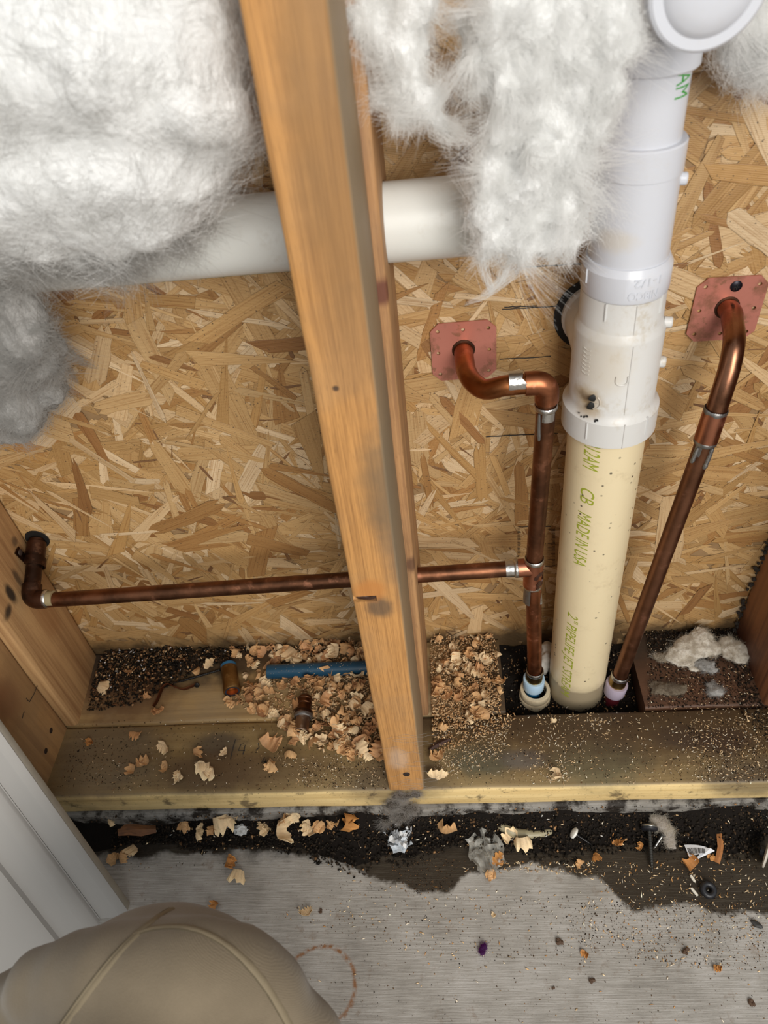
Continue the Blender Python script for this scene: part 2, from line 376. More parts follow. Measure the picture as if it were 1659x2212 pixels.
# round holes where pipes leave through the board
HOLE_T = at(1237, 672, Y=D2)
tag(wall, 'pale oriented strand board sheathing behind the studs', kind='structure')

def strand_mesh(mb, cx, cz, L, Wd, ang, y, col, tilt, seed):
    rr = random.Random(seed); hw, hl = Wd/2, L/2
    n = 5 if L > .03 else 3
    def ragged(side): return [(-hl*.5+hl*2*.5*i/(n-1)*1.0, side*hw*rr.uniform(.8, 1.0)) for i in range(n)]
    up = [(-hl+2*hl*(i+.5)/n, hw*rr.uniform(.82, 1.0)) for i in range(n)]; lo = [(hl-2*hl*(i+.5)/n, -hw*rr.uniform(.82, 1.0)) for i in range(n)]
    k = rr.choice([0, 2, 2, 1, 3]); tp_ = rr.choice([1, .95, .8, .6, .35, .15]); bend = rr.uniform(-.12, .12)*hw
    def end(s):
        if k == 0: return [(s*hl*rr.uniform(.92, 1.05), s*hw*.85), (s*hl*rr.uniform(.92, 1.05), -s*hw*.85)]
        if k == 1: return [(s*hl*.9, s*hw*.8), (s*hl*1.08, s*hw*.1), (s*hl*.94, -s*hw*.8)]
        if k == 3: return [(s*hl*.84, s*hw*.9), (s*hl*1.1, s*hw*.5), (s*hl*.9, s*hw*.15), (s*hl*1.16, -s*hw*.3), (s*hl*.95, -s*hw*.85)]
        return [(s*hl*rr.uniform(.65, .95), s*hw*.9), (s*hl*rr.uniform(1.0, 1.3), -s*hw*.8)]
    out = [(a, b*(1+(tp_-1)*(.5+.5*a/hl))+bend*math.cos(2.5*a/hl)) for a, b in up + end(1) + lo + end(-1)]; N = len(out); ca, sa = math.cos(ang), math.sin(ang); e = min(.0007, hw*.25)
    ou, ov = rr.uniform(0, 9), rr.uniform(0, 9)
    rings = []; cols = []; uvs = []
    dark = tuple(c*.66 for c in col)
    for (sc, dy, cl) in ((1, .00022, dark), (1, 0, dark), (0, 0, col)):
        for (a, b) in out:
            if sc == 0: a, b = a*(1-e/hl), b*(1-e/hw)
            x, z = cx+a*ca-b*sa, cz+a*sa+b*ca
            rings.append((x, y+dy+tilt*b-(.00012 if sc == 0 else 0), z)); cols.append(cl); uvs.append((a+ou, b+ov))
    fs = []
    for q in (0, 1):
        for i in range(N): j = (i+1) % N; fs.append((q*N+i, q*N+j, (q+1)*N+j, (q+1)*N+i))
    fs.append(tuple(2*N+i for i in range(N)))
    # light faces look towards the room (-Y): wind the loops accordingly
    mb.add(rings, [f[::-1] for f in fs], cols, uvs)
TAN = [(.52, .335, .145), (.56, .375, .175), (.47, .29, .115), (.60, .42, .215), (.53, .35, .16), (.50, .32, .14), (.66, .49, .29), (.72, .57, .38), (.41, .23, .085), (.32, .165, .06)]
def strand_col(rr):
    w = rr.random()
    c = TAN[rr.randrange(6)] if w < .60 else TAN[6] if w < .76 else TAN[7] if w < .86 else TAN[8] if w < .95 else TAN[9] if w < .985 else (.15, .07, .028)
    k = rr.uniform(.88, 1.1); return tuple(x*k for x in c)
TAN = [(a*.87, b*.81, c*.73) for a, b, c in TAN]
rs = random.Random(21); under = MB(); NST = 7400; tops = []
for i in range(NST):
    big = i/NST; w = rs.random()
    if i < 2400 or w < .07: L, Wd = rs.uniform(.05, .11), rs.uniform(.014, .034)
    elif w < .42: L, Wd = rs.uniform(.05, .105), rs.uniform(.009, .022)
    elif w < .78: L, Wd = rs.uniform(.03, .085), rs.uniform(.004, .011)
    else: L, Wd = rs.uniform(.006, .03), rs.uniform(.0015, .005)
    cx, cz = rs.uniform(-.61, .69), rs.uniform(ZP-.01, 1.07); ang = rs.choice([rs.gauss(.3, .75), rs.gauss(-.55, .5), rs.uniform(0, math.pi)])
    y = D2+.0014-.0011*big; c = strand_col(rs)
    if L > .05 and c[0] < .2: c = TAN[8]
    if L < .03 and rs.random() < .45: c = (.20, .10, .04)
    if i > NST-2400 and L > .045 and len(tops) < 300 and -.40 < cx < .44 and cz < .74: tops.append((cx, cz, L, Wd, ang, y-.0003-.0003*len(tops)/300, c, rs.uniform(-.012, .012), i)); continue
    strand_mesh(under, cx, cz, L, Wd, ang, y, c, rs.uniform(-.01, .01), i)
tag(under.obj('pressed_strands', M_STRAND, wall, smooth=0), kind='stuff')
for a in tops:
    mb = MB(); strand_mesh(mb, *a); mb.obj('wood_strand', M_STRAND, wall, smooth=0)
# pencil snap lines and the printed nail marks on the board
M_INK = m_plain('black_ink', (.035, .03, .025), .8, var=.2)
def ribbon(mb, pts, w, nrm, h=.00015):
    """a thin raised stroke along pts on a face with normal nrm"""
    P = [Vector(p) for p in pts]; nr = Vector(nrm); g = []
    for i, p in enumerate(P):
        d = (P[min(i+1, len(P)-1)]-P[max(i-1, 0)]).normalized(); s = d.cross(nr).normalized(); k = w*random.uniform(.6, 1.1)*.5
        g.append([p+s*k+nr*h, p-s*k+nr*h])
    mb.sheet(g, .0002)
mk = MB(); yb = D2-.0006
for (a, b) in (((1085, 668), (1218, 660)), ((1090, 664), (1160, 660)), ((1130, 577), (1255, 570)), ((1050, 943), (1155, 938)), ((1130, 940), (1205, 936)), ((1080, 776), (1190, 770)), ((1190, 1137), (1120, 1138)), ((1205, 1222), (1178, 1223))):
    A, B = at(*a, Y=yb), at(*b, Y=yb); ribbon(mk, [A.lerp(B, t/8)+Vector((0, 0, random.uniform(-.0004, .0004))) for t in range(9)], .0011, (0, -1, 0))
for k in range(26):
    y = 1143+k*3.1
    A, B = at(1199, y, Y=yb), at(1199-random.choice([6, 7, 9, 16]), y, Y=yb); ribbon(mk, [A, B], .0006, (0, -1, 0))
    if k < 20: A, B = at(1118, y-2, Y=yb), at(1118+random.choice([5, 7]), y-2, Y=yb); ribbon(mk, [A, B], .0006, (0, -1, 0))
mk.obj('printed_marks', M_INK, wall, smooth=0)['label'] = 'black snap lines and nail tick marks on the board'

# ------------------------------------------------------------------ framing
knotc = (.10, .04, .022)
K1 = at(790, 1292, Y=0); K2 = at(820, 632, Y=D1); KL = at(15, 1510, X=XL1)
TF = 'wooden wall studs'
def stud(label, build, mat, base, grp=TF):
    t = thing('wall_stud', label, 'stud', base, grp); return t
m_cf = m_lumber('center_front_lumber', (.56, .28, .09), (.29, .135, .042), 'Z', 950, [
    (K1+Vector((.010, 0, -.012)), .010, (1, .4, .8), (.09, .065, .045), .75), (K1+Vector((.004, 0, .009)), .012, (1, .3, 1), (.50, .20, .05), .8),
    (at(865, 1130, Y=0), .02, (1.2, .2, .25), (.13, .10, .07), .6), (at(830, 1060, Y=0), .016, (1, .2, .35), (.16, .11, .06), .5), (at(700, 250, Y=0), .016, (1, .3, .15), (.24, .135, .05), .5),
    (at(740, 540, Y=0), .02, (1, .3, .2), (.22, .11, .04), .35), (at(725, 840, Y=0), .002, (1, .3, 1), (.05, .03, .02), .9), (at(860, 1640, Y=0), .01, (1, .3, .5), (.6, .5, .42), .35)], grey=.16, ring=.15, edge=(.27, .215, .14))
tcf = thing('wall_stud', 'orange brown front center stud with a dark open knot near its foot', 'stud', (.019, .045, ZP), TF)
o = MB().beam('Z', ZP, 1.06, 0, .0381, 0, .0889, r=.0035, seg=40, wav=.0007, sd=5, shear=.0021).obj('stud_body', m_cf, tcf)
kn = MB().lump((K1.x-.0005, -.001, K1.z-.001), (.011, .006, .0035), 2, .3, 4, 2); kn2 = MB().lump((K1.x+.004, -.0005, K1.z-.002), (.010, .005, .003), 2, .3, 4, 6)
cut(o, [kn]); cut(o, [MB().beam('X', K1.x-.02, K1.x+.0085, -.004, .004, K1.z-.0042, K1.z+.0022, r=.0015, seg=6, wav=.0008, sd=9)])
MB().lump((K1.x+.0005, .0035, K1.z-.001), (.0095, .0035, .0031), 2, .35, 5, 8).obj('open_knot', m_plain('resinous_knot', (.055, .022, .012), .25, var=.3), tcf)['label'] = 'dark glossy open knot'
nh = MB(); p = at(878, 1672, Y=0); nh.lathe((p.x, .0005, p.z), (p.x, -.001, p.z), [(0, .0036), (.0012, .0036), (.0015, .003)], 14)
nh.obj('nail_head', m_plain('old_nail', (.05, .032, .025), .6, .4, var=.3), tcf)
m_cr = m_lumber('center_rear_lumber', (.48, .26, .11), (.19, .085, .035), 'Z', 300, [(K2, .009, (.8, 1, 1), (.13, .04, .025), .9), (at(893, 1220, Y=D1), .008, (1, 1, .8), (.10, .045, .025), .8)], grey=.12, ring=.4)
XCR = .0450
tcr = thing('wall_stud', 'narrow strip of rear center stud seen behind the front center stud', 'stud', (.026, .145, ZP), TF)
o = MB().beam('Z', ZP, 1.06, XCR-.0381, XCR, D1+.0003, D2-.0008, r=.003, seg=36, wav=.0005, sd=8, shear=.0021).obj('stud_body', m_cr, tcr)
YP, YB = .145, .130                     # axis planes of the drain pipe and of the copper branch
HPa, HPb = at(250, 533, Y=YP), at(910, 475, Y=YP); HPR = .0268
BRa, BRb = at(110, 1296, Y=YB), at(1110, 1228, Y=YB)
hx = lambda a, b, x: a.lerp(b, (x-a.x)/(b.x-a.x))
cut(o, [MB().lathe(hx(HPa, HPb, -.05), hx(HPa, HPb, .12), [(0, HPR+.0012), (.17, HPR+.0012)], 40), MB().lathe(hx(BRa, BRb, -.05), hx(BRa, BRb, .12), [(0, .0105), (.17, .0105)], 24)])
m_lr = m_lumber('left_rear_lumber', (.50, .30, .135), (.27, .135, .055), 'Z', 210, [(at(95, 1325, X=XL2), .02, (1, 1, .6), (.34, .16, .06), .5), (at(22, 1284, X=XL2+.005), .008, (1, 1.3, .6), (.015, .011, .009), .95), (at(12, 1322, X=XL2+.005), .006, (1, .6, 1), (.015, .011, .009), .9), (at(40, 1250, X=XL2+.005), .007, (1, 1.6, .5), (.03, .02, .014), .7), (at(35, 1170, X=XL2+.003), .006, (1, 1, 1), (.05, .03, .02), .7)], ring=.3)
SL = at(173, 1556, Z=ZP)
tlr = thing('wall_stud', 'golden left rear stud with a rounded arris, the capped copper elbow beside it', 'stud', (XL2-.019, .145, ZP), TF)
o = MB().beam('Z', ZP, 1.06, -.0381, 0, 0, .1055, r=.006, seg=30, wav=.0006, sd=12).obj('stud_body', m_lr, tlr)
for v in o.data.vertices:   # set square to the joint, a few millimetres proud of the front stud
    w = v.co + Vector(tlr.location); w.y += D1+.0004; w.x += XL2 + .0085*(1-(w.y-D1)/.106); v.co = w-Vector(tlr.location)
NL = [at(110, 1578, X=XL1), at(99, 1622, X=XL1)]
m_lf = m_lumber('left_front_lumber', (.47, .275, .115), (.25, .13, .055), 'Z', 110, [(KL, .0135, (1, .75, .62), (.16, .055, .028), .92), (KL, .02, (1, .7, .6), (.36, .17, .07), .5), (at(60, 1460, X=XL1), .03, (1, .5, .6), (.24, .15, .07), .5)], ring=.25, grey=.2)
tlf = thing('wall_stud', 'tan left front stud with a red brown knot and two nail heads', 'stud', (XL1-.019, .045, ZP), TF)
MB().beam('Z', ZP, 1.06, XL1-.0381, XL1, 0, .0889, r=.003, seg=30, wav=.0005, sd=15).obj('stud_body', m_lf, tlf)
for p in NL:
    MB().lathe((XL1-.001, p.y, p.z), (XL1+.0009, p.y, p.z), [(0, .0034), (.0013, .0034), (.0018, .0024)], 14).obj('nail_head', bpy.data.materials['old_nail'], tlf)
pc = MB()
for st in (((80, 1481), (72, 1500), (63, 1516), (58, 1512), (56, 1508)), ((47, 1552), (50, 1540), (53, 1538))): ribbon(pc, [at(*q, X=XL1) for q in st], .0009, (1, 0, 0), .0006)
pc.obj('pencil_mark', M_INK, tlf, smooth=0)
m_rr = m_lumber('right_rear_lumber', (.30, .125, .052), (.10, .036, .018), 'Z', 160, [(at(1600, 1420, X=XR), .05, (1, 1, .8), (.045, .012, .008), .8), (at(1650, 1200, X=XR), .03, (1, .5, .4), (.4, .2, .09), .4)], ring=.6)
trr = thing('wall_stud', 'damp reddish rear stud at the right edge, mouldy along its back arris', 'stud', (XR+.019, .145, ZP), TF)
MB().beam('Z', ZP, 1.06, XR-.003, XR+.036, D1+.0004, D2-.0008, r=.003, seg=30, wav=.0006, sd=18).obj('stud_body', m_rr, trr)
md = MB()
for k in range(70):
    z = random.uniform(ZP, .3); md.lump((XR-.004+random.uniform(-.004, .002), D2-.0035, z), random.uniform(.001, .003), 1, .4, 3, k)
tag(md.obj('mould_crust', m_plain('black_mould', (.03, .022, .016), .9, var=.4), trr), kind='stuff')
trf = thing('wall_stud', 'dark front stud at the lower right edge of the bay', 'stud', (XR+.03, .045, ZP), TF)
MB().beam('Z', ZP, 1.06, XR+.012, XR+.05, 0, .0889, r=.003, seg=20, wav=.0005, sd=19).obj('stud_body', m_lumber('right_front_lumber', (.22, .10, .045), (.08, .035, .018), 'Z', 160), trf)

# bottom plates
def plate_mat(name, light, dark, spots, ring=.4, grey=.3): return m_lumber(name, light, dark, 'X', 90, spots, ring, .6, grey)
zs = ZP
def S(x, y, r, col, amt, k=(.55, 1, 1), z=ZP): return (at(x, y, Z=z), r, k, col, amt)
blk = (.035, .025, .016)
m_pf = NT('front_plate_lumber')
def front_plate():
    t = m_pf; v = t.vmul(t.pos, (.03, 1, 1)); g = t.noise(v, 160, 4, .6); g2 = t.noise(v, 45, 3); big = t.noise(t.pos, 13, 5, .6); fine = t.noise(t.pos, 300, 5, .7)
    f = t.math('ADD', t.math('MULTIPLY', g, .45), t.math('MULTIPLY', g2, .55))
    c = t.ramp(f, [(.30, (.34, .21, .075)), (.42, (.66, .46, .19)), (.56, (.84, .63, .30)), (.8, (.88, .71, .40))])
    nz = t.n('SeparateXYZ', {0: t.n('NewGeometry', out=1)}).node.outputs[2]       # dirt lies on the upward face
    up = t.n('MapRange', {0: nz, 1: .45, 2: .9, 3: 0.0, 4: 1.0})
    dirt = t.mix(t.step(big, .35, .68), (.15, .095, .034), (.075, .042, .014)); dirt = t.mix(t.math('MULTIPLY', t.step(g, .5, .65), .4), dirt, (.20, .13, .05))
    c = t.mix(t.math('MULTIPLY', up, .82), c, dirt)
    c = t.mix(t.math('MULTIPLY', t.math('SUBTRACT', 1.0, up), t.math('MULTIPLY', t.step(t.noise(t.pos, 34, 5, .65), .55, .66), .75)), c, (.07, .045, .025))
    c = t.mix(t.math('MULTIPLY', t.step(fine, .58, .68), .6), c, (.05, .032, .018))
    spots = [S(470, 1610, .016, (.07, .055, .04), .8), S(450, 1665, .03, (.07, .04, .018), .7, (.5, 1.2, 1)), S(560, 1660, .04, (.10, .055, .022), .6, (.4, 2, 1)), S(230, 1620, .05, (.11, .085, .06), .6, (.8, .8, 1)),
             S(1040, 1640, .02, (.045, .06, .045), .7), S(1290, 1640, .03, (.08, .085, .05), .6, (.6, 1, 1)), S(1470, 1590, .015, (.05, .045, .035), .8), S(1560, 1600, .016, (.03, .022, .016), .85), S(1340, 1547, .012, blk, .8),
             S(1130, 1640, .012, (.13, .115, .1), .8), S(1500, 1545, .12, (.05, .025, .012), .75, (.35, 2.2, 1)), S(1200, 1545, .1, (.05, .028, .012), .7, (.4, 4, 1)), S(850, 1690, .03, (.05, .035, .025), .6), S(1640, 1700, .03, (.05, .035, .025), .7)]
    for (p, r, k, cl, am) in spots: c = t.mix(t.math('MULTIPLY', t.spot(p, r, .45, k), am), c, cl)
    return t.fin(c, .58, 0, t.bump(t.math('ADD', f, t.math('MULTIPLY', fine, .6)), .4, .001))
tpf = thing('bottom_plate', 'olive brown front bottom plate with pale front edge strewn with shavings', 'plate', (0, .045, ZC), 'bottom plates of the stud wall')
MB().beam('X', -.60, .70, 0, D1-.0012, ZC+.0003, ZP, r=.0045, seg=80, wav=.0007, sd=22).obj('plate_body', front_plate(), tpf)
hw = MB()
for st in (((509, 1598), (504, 1615), (498, 1640)), ((521, 1608), (515, 1622), (530, 1622)), ((530, 1610), (525, 1630)), ((558, 1605), (560, 1615), (553, 1622)), ((572, 1636), (566, 1646), (576, 1646)), ((574, 1640), (572, 1652))):
    ribbon(hw, [at(*q, Z=ZP) for q in st], .0011, (0, 0, 1), .0006)
hw.obj('pencil_writing', M_INK, tpf, smooth=0)['label'] = 'pencilled 14 on the dusty upper face'
HX0, HX1 = at(1092, 1530, Z=ZP).x, at(1392, 1520, Z=ZP).x
m_rl = plate_mat('rear_left_plate_lumber', (.38, .25, .105), (.17, .10, .04), [S(270, 1420, .07, (.03, .02, .013), .9, (.45, 1.4, 1)), S(420, 1410, .07, (.035, .022, .014), .85, (.45, 2, 1)), S(270, 1500, .035, (.09, .035, .012), .75), S(1090, 1480, .05, (.03, .017, .01), .85, (.8, .7, 1)), S(600, 1400, .05, (.08, .045, .02), .6, (.5, 1.6, 1))])
tpl = thing('bottom_plate', 'tan rear left bottom plate under the dark mulch and blue tube', 'plate', (-.12, .145, ZC), 'bottom plates of the stud wall')
MB().beam('X', -.60, HX0, D1+.0012, D2-.0006, ZC+.0003, ZP, r=.003, seg=60, wav=.0006, sd=25).obj('plate_body', m_rl, tpl)
m_rp = plate_mat('rear_right_plate_lumber', (.13, .055, .024), (.04, .018, .01), [S(1500, 1400, .09, (.018, .012, .008), .85, (.5, 1.3, 1)), S(1500, 1470, .05, (.12, .05, .022), .5, (.5, 1.4, 1))])
tpr = thing('bottom_plate', 'wet dark brown rear right bottom plate under torn white insulation', 'plate', (.42, .145, ZC), 'bottom plates of the stud wall')
MB().beam('X', HX1, .70, D1+.0012, D2-.0006, ZC+.0003, ZP, r=.003, seg=40, wav=.0006, sd=27).obj('plate_body', m_rp, tpr)
# ================================================================== DRAIN PIPES
def AX(z): return Vector((.2238-.0165*(z-.05), .14, z))
def zf(py, r): return at(1244+(1480-py)*.1282, py, Y=.14-r).z
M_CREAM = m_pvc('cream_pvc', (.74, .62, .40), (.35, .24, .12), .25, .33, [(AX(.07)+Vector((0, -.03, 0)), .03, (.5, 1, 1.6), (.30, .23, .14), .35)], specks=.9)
BH = at(1271, 877, Y=.1075)
M_FIT = m_pvc('white_pvc_fitting', (.63, .62, .60), (.42, .33, .2), .55, .38, [(BH+Vector((-.003, 0, .002)), .0115, (1, .5, 1.2), (.36, .24, .10), .75), (BH+Vector((-.004, 0, .002)), .0066, (.8, .5, 1.2), (.07, .035, .015), .95), (BH+Vector((-.004, 0, -.010)), .008, (.6, .5, 1.4), (.38, .26, .12), .7), (at(1300, 800, Y=.106), .02, (1, .5, .8), (.55, .45, .3), .35)])
M_PVC = m_pvc('white_pvc', (.60, .615, .665), (.55, .47, .38), .15, .25, [(at(1320, 530, Y=.112), .011, (.7, .5, 1.4), (.62, .55, .44), .5)])
M_INKG = m_plain('green_print', (.36, .40, .035), .5, var=.25); M_INKD = m_plain('bright_green_print', (.06, .36, .06), .5, var=.2)
M_CHAR = m_plain('charred_plastic', (.008, .007, .006), .6)
M_SEAM = m_pvc('mould_seam', (.60, .58, .55), amt=.5)
ts = thing('drain_stack', 'upright cream and white plastic drain pipe with stacked white fittings', 'pipe', (AX(ZC).x, .14, ZC))
def turned(name, mat, prof, parent, n=56, caps=True):
    """profile [(z, radius)] about the stack's axis"""
    mb = MB(); vs, fs = [], []
    for (z, r) in prof:
        c = AX(z)
        for k in range(n): a = 2*math.pi*k/n; vs.append((c.x+r*math.sin(a), c.y-r*math.cos(a), z))
    for i in range(len(prof)-1):
        for k in range(n): k2 = (k+1) % n; fs.append((i*n+k, i*n+k2, (i+1)*n+k2, (i+1)*n+k))
    fs.append(tuple(range(n-1, -1, -1))); fs.append(tuple((len(prof)-1)*n+k for k in range(n)))
    return mb.add(vs, fs).obj(name, mat, parent)
RC = .0325; HB = .0385
z_h0, z_h1 = zf(973, HB), zf(921, HB); zb0, zb1 = zf(899, .034), zf(752, .034); z2a, z2b = zf(726, .0308), zf(661, .0308); z3a, z3b = zf(659, .0315), zf(603, .0315)
z4a, z4b = zf(585, .0278), zf(403, .0278); z5a, z5b = zf(402, .0285), zf(331, .0285); z6 = zf(171, .0285)
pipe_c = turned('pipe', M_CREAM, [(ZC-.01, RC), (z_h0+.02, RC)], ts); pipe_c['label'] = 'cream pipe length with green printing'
red = turned('tee_fitting', M_FIT, [(z_h0, RC+.0005), (z_h0, HB-.001), (z_h0+.001, HB), (z_h1-.001, HB), (z_h1, HB-.001), (z_h1+.003, .0352), (zb0, .034), (zb1, .0338), (zb1+.002, .0335), (z2a-.001, .0312), (z2a, .0308), (z2b-.0006, .0306), (z2b-.0003, .0296), (z2b, .0296)], ts)
wye = turned('wye_fitting', M_PVC, [(z2b+.0002, .029), (z2b+.0003, .0309), (z3a+.001, .0315), (z3b-.001, .0315), (z3b, .0308), (z3b+.004, .0290), (z4a, .0278), (z4b-.001, .0276), (z5a, .0276), (z5a+.0004, .0285), (z5b-.001, .0285), (z5b, .0276), (z5b, .0245)], ts)
p15 = turned('pipe', M_PVC, [(z5b-.01, .0243), (z6+.012, .0243)], ts); p15['label'] = 'white pipe length with green print'
ZT = at(1455, -52, Y=.09).z
tee = turned('top_tee', M_PVC, [(z6, .0246), (z6, .0278), (z6+.001, .0285), (z6+.030, .0285), (z6+.032, .0276), (ZT+.09, .0274)], ts)
oc = AX(ZT); oa = Vector((oc.x+.004, .062, ZT)); ob = Vector((oc.x, .13, ZT))
MB().lathe(oa, ob, [(.0, .0245), (0, .0275), (.0015, .029), (.022, .029), (.024, .027), (.068, .026)], 48).obj('outlet_hub', M_PVC, tee)
MB().lathe(oa, ob, [(-.006, .004), (-.0055, .012), (-.003, .019), (.0, .0225), (.004, .0243), (.012, .0243)], 48).obj('rounded_plug', M_PVC, tee)
# outlet toward the sheathing, behind the stack
bc = AX(at(1306, 676, Y=D2).z)
MB().lathe((bc.x-.006, D2-.0012, bc.z), (bc.x-.006, .15, bc.z), [(0, .0285), (.004, .0285), (.006, .0265), (.05, .0265)], 40).obj('branch_outlet', M_FIT, red)
MB().lathe((bc.x-.006, D2-.0002, bc.z), (bc.x-.006, D2-.002, bc.z), [(0, .0345), (.0008, .0345), (.001, .034)], 40).obj('hole_rim', M_CHAR, wall)['label'] = 'black gap round the drain outlet'
# gate nubs, ribs and the parting seam of the mouldings
for (py, r, par, m, s) in ((735, .0338, red, M_FIT, .0042), (822, .034, red, M_FIT, .0045), (410, .0277, wye, M_PVC, .0042)):
    z = zf(py, r)-.004; c = AX(z); a = math.radians(78); d = Vector((math.sin(a), -math.cos(a), 0))
    MB().lathe(c+d*(r-.002), c+d*(r+.004), [(0, s), (.005, s), (.006, s*.8)], 20).obj('nub', m, par)
def cs(z0, ang0, R, flip=False):
    if flip: return lambda u, v, h: (lambda a, z: AX(z)+Vector((math.sin(a), -math.cos(a), 0))*(R+h))(math.radians(ang0)-u/R, z0-v)
    return lambda u, v, h: (lambda a, z: AX(z)+Vector((math.sin(a), -math.cos(a), 0))*(R+.00012+h))(math.radians(ang0)+v/R, z0-u)
def rib(z0, z1, ang, r0, r1, par, m, w=.0012, h=.0007, name='rib'):
    g = []
    for k in range(7):
        t = k/6; z = z0+(z1-z0)*t; r = r0+(r1-r0)*t; row = []
        for j in (-1, -.4, .4, 1):
            a = math.radians(ang)+j*w/2/r; row.append(AX(z)+Vector((math.sin(a), -math.cos(a), 0))*(r+(h if abs(j) < .5 else -.0003)))
        g.append(row)
    return MB().sheet(g, .0003).obj(name, m, par)
for (a, ya, yb_, r, par, m) in ((-34, 703, 666, .0308, red, M_FIT), (46, 700, 660, .0308, red, M_FIT), (-38, 960, 925, HB, red, M_FIT), (37, 958, 920, HB, red, M_FIT), (-70, 640, 610, .0315, wye, M_PVC), (55, 130, 100, .0285, tee, M_PVC)):
    z0 = at(1300, ya, Y=.14-r).z; z1 = at(1300, yb_, Y=.14-r).z; rib(z0, z1, a, r, r, par, m)
for (za, zb, ra, rb) in ((z_h0+.001, z_h1, HB, HB), (zb0, zb1, .034, .0338), (z2a, z2b-.001, .0308, .0307)): rib(za, zb, 6, ra, rb, red, M_SEAM, .0009, .00035, 'mould_seam')
# the letter U and small raised marks
us = cs(zf(815, .034), -1, .034)
g = [us(.0035*(1-math.cos(a))*0+.0075*t, 0, 0) for t in (0,) for a in (0,)]
mb = MB(); path = [us(0, .003, .0001), us(.005, .003, .0001), us(.0075, .001, .0001), us(.0075, -.003, .0001), us(.005, -.0055, .0001), us(0, -.0055, .0001)]
mb.tube(spline(path, 4), .0007, 8); mb.obj('raised_mark', M_FIT, red)
mb = MB()
for k in range(7):
    s2 = cs(zf(770, .034)-.0035*k, -58, .034); mb.tube([s2(0, 0, .0002), s2(.0012, .004, .0002), s2(.0005, .007, .0002)], .00035, 6)
mb.obj('raised_mark', M_FIT, red)
lettering('embossed_lettering', 'NIBCO', .0085, M_PVC, wye, cs(z3a+.0085, 32, .0315, True), fit=.022, depth=.0004, bold=.0002)
lettering('embossed_lettering', '1-1/2', .0085, M_PVC, wye, cs(z3a+.018, 34, .0315, True), fit=.020, depth=.0004, bold=.0001)
def prt(txt, y0, y1, v0, size, par=pipe_c, mat=M_INKG, R=RC, sh=.35):
    za, zb = zf(y0, R), zf(y1, R); return lettering('printed_lettering', txt, size, mat, par, cs(za, v0, R), fit=za-zb, shear=sh, depth=.00004)
prt('012AM', 962, 1023, -44, .0205); prt('CB', 1064, 1096, -43, .0185); prt('MADE IN USA', 1115, 1228, -44, .0185); prt('2" PIPELIFE JET STREAM', 1335, 1512, -45, .0165)
prt('AM', 168, 224, 26, .0185, p15, M_INKD, .0243, 0)
# hole burnt through the lower fitting, with melted lip
ca, ch = math.atan2(BH.x-AX(BH.z).x, .034), BH.z
bs = cs(ch, math.degrees(ca), .0339)
for (u, v, ru, rv) in ((-.0034, .0006, .0036, .0048), (.0042, .0002, .0042, .0052)):
    mb = MB(); mb.lump(bs(u, v, -.0006), (rv, .0010, ru), 2, .25, 4, 3+u*999); mb.obj('burnt_hole', M_CHAR, red)['label'] = 'black hole burnt by a torch'
mb = MB(); mb.tube([bs(.0062*math.sin(a)*1.0, .0054*math.cos(a), .0001) for a in np.linspace(-1.0, 2.3, 14)], .0005, 8); mb.tube([bs(.0002, v, .0002) for v in (-.003, -.001, .001, .0035)], .00045, 8); mb.obj('melted_lip', M_FIT, red)
mb = MB(); hs = cs(z_h1+.001, math.degrees(ca), .0365)
for k in range(11): mb.lump(hs(random.uniform(-.002, .0022), random.uniform(-.0105, .006), .0003), random.uniform(.0004, .0012), 1, .4, 3, k)
mb.obj('char_specks', M_CHAR, red)
# horizontal drain pipe behind the studs
M_PVCH = m_pvc('white_pvc_horizontal', (.70, .71, .68), (.45, .40, .33), .3, .35)
th = thing('horizontal_drain_pipe', 'white drain pipe running level behind both center studs', 'pipe', (-.1, YP, HPa.z))
pa, pb = hx(HPa, HPb, -.365), hx(HPa, HPb, .178); hd = (pb-pa).normalized()
hp = MB().lathe(pa, pb, [(0, HPR-.003), (0, HPR), ((pb-pa).length, HPR), ((pb-pa).length, HPR-.003)], 56).obj('pipe_length', M_PVCH, th)
hn = Vector((0, -1, 0)); hv = hd.cross(hn).normalized()
def hsurf(u, v, h):
    p = pa.lerp(pb, (u+.12)/(pb-pa).length); a = math.radians(-152)+v/HPR
    return p+(hn*math.cos(a)*-1*-1+Vector((0, 0, 1))*math.sin(a))*(HPR+.0001)
for (tx, u0, fl_) in (('PVC DWV 1-1/2', .05, .13), ('PIPELIFE JET STREAM', .20, .17)):
    lettering('printed_lettering', tx, .012, M_INKG, th, lambda u, v, h, u0=u0: pa.lerp(pb, (u+u0)/(pb-pa).length)+(hn*math.cos(math.radians(-62)+(v-.006)/HPR)+Vector((0, 0, 1))*math.sin(math.radians(-62)+(v-.006)/HPR))*(HPR+.0001), fit=fl_, shear=.3)

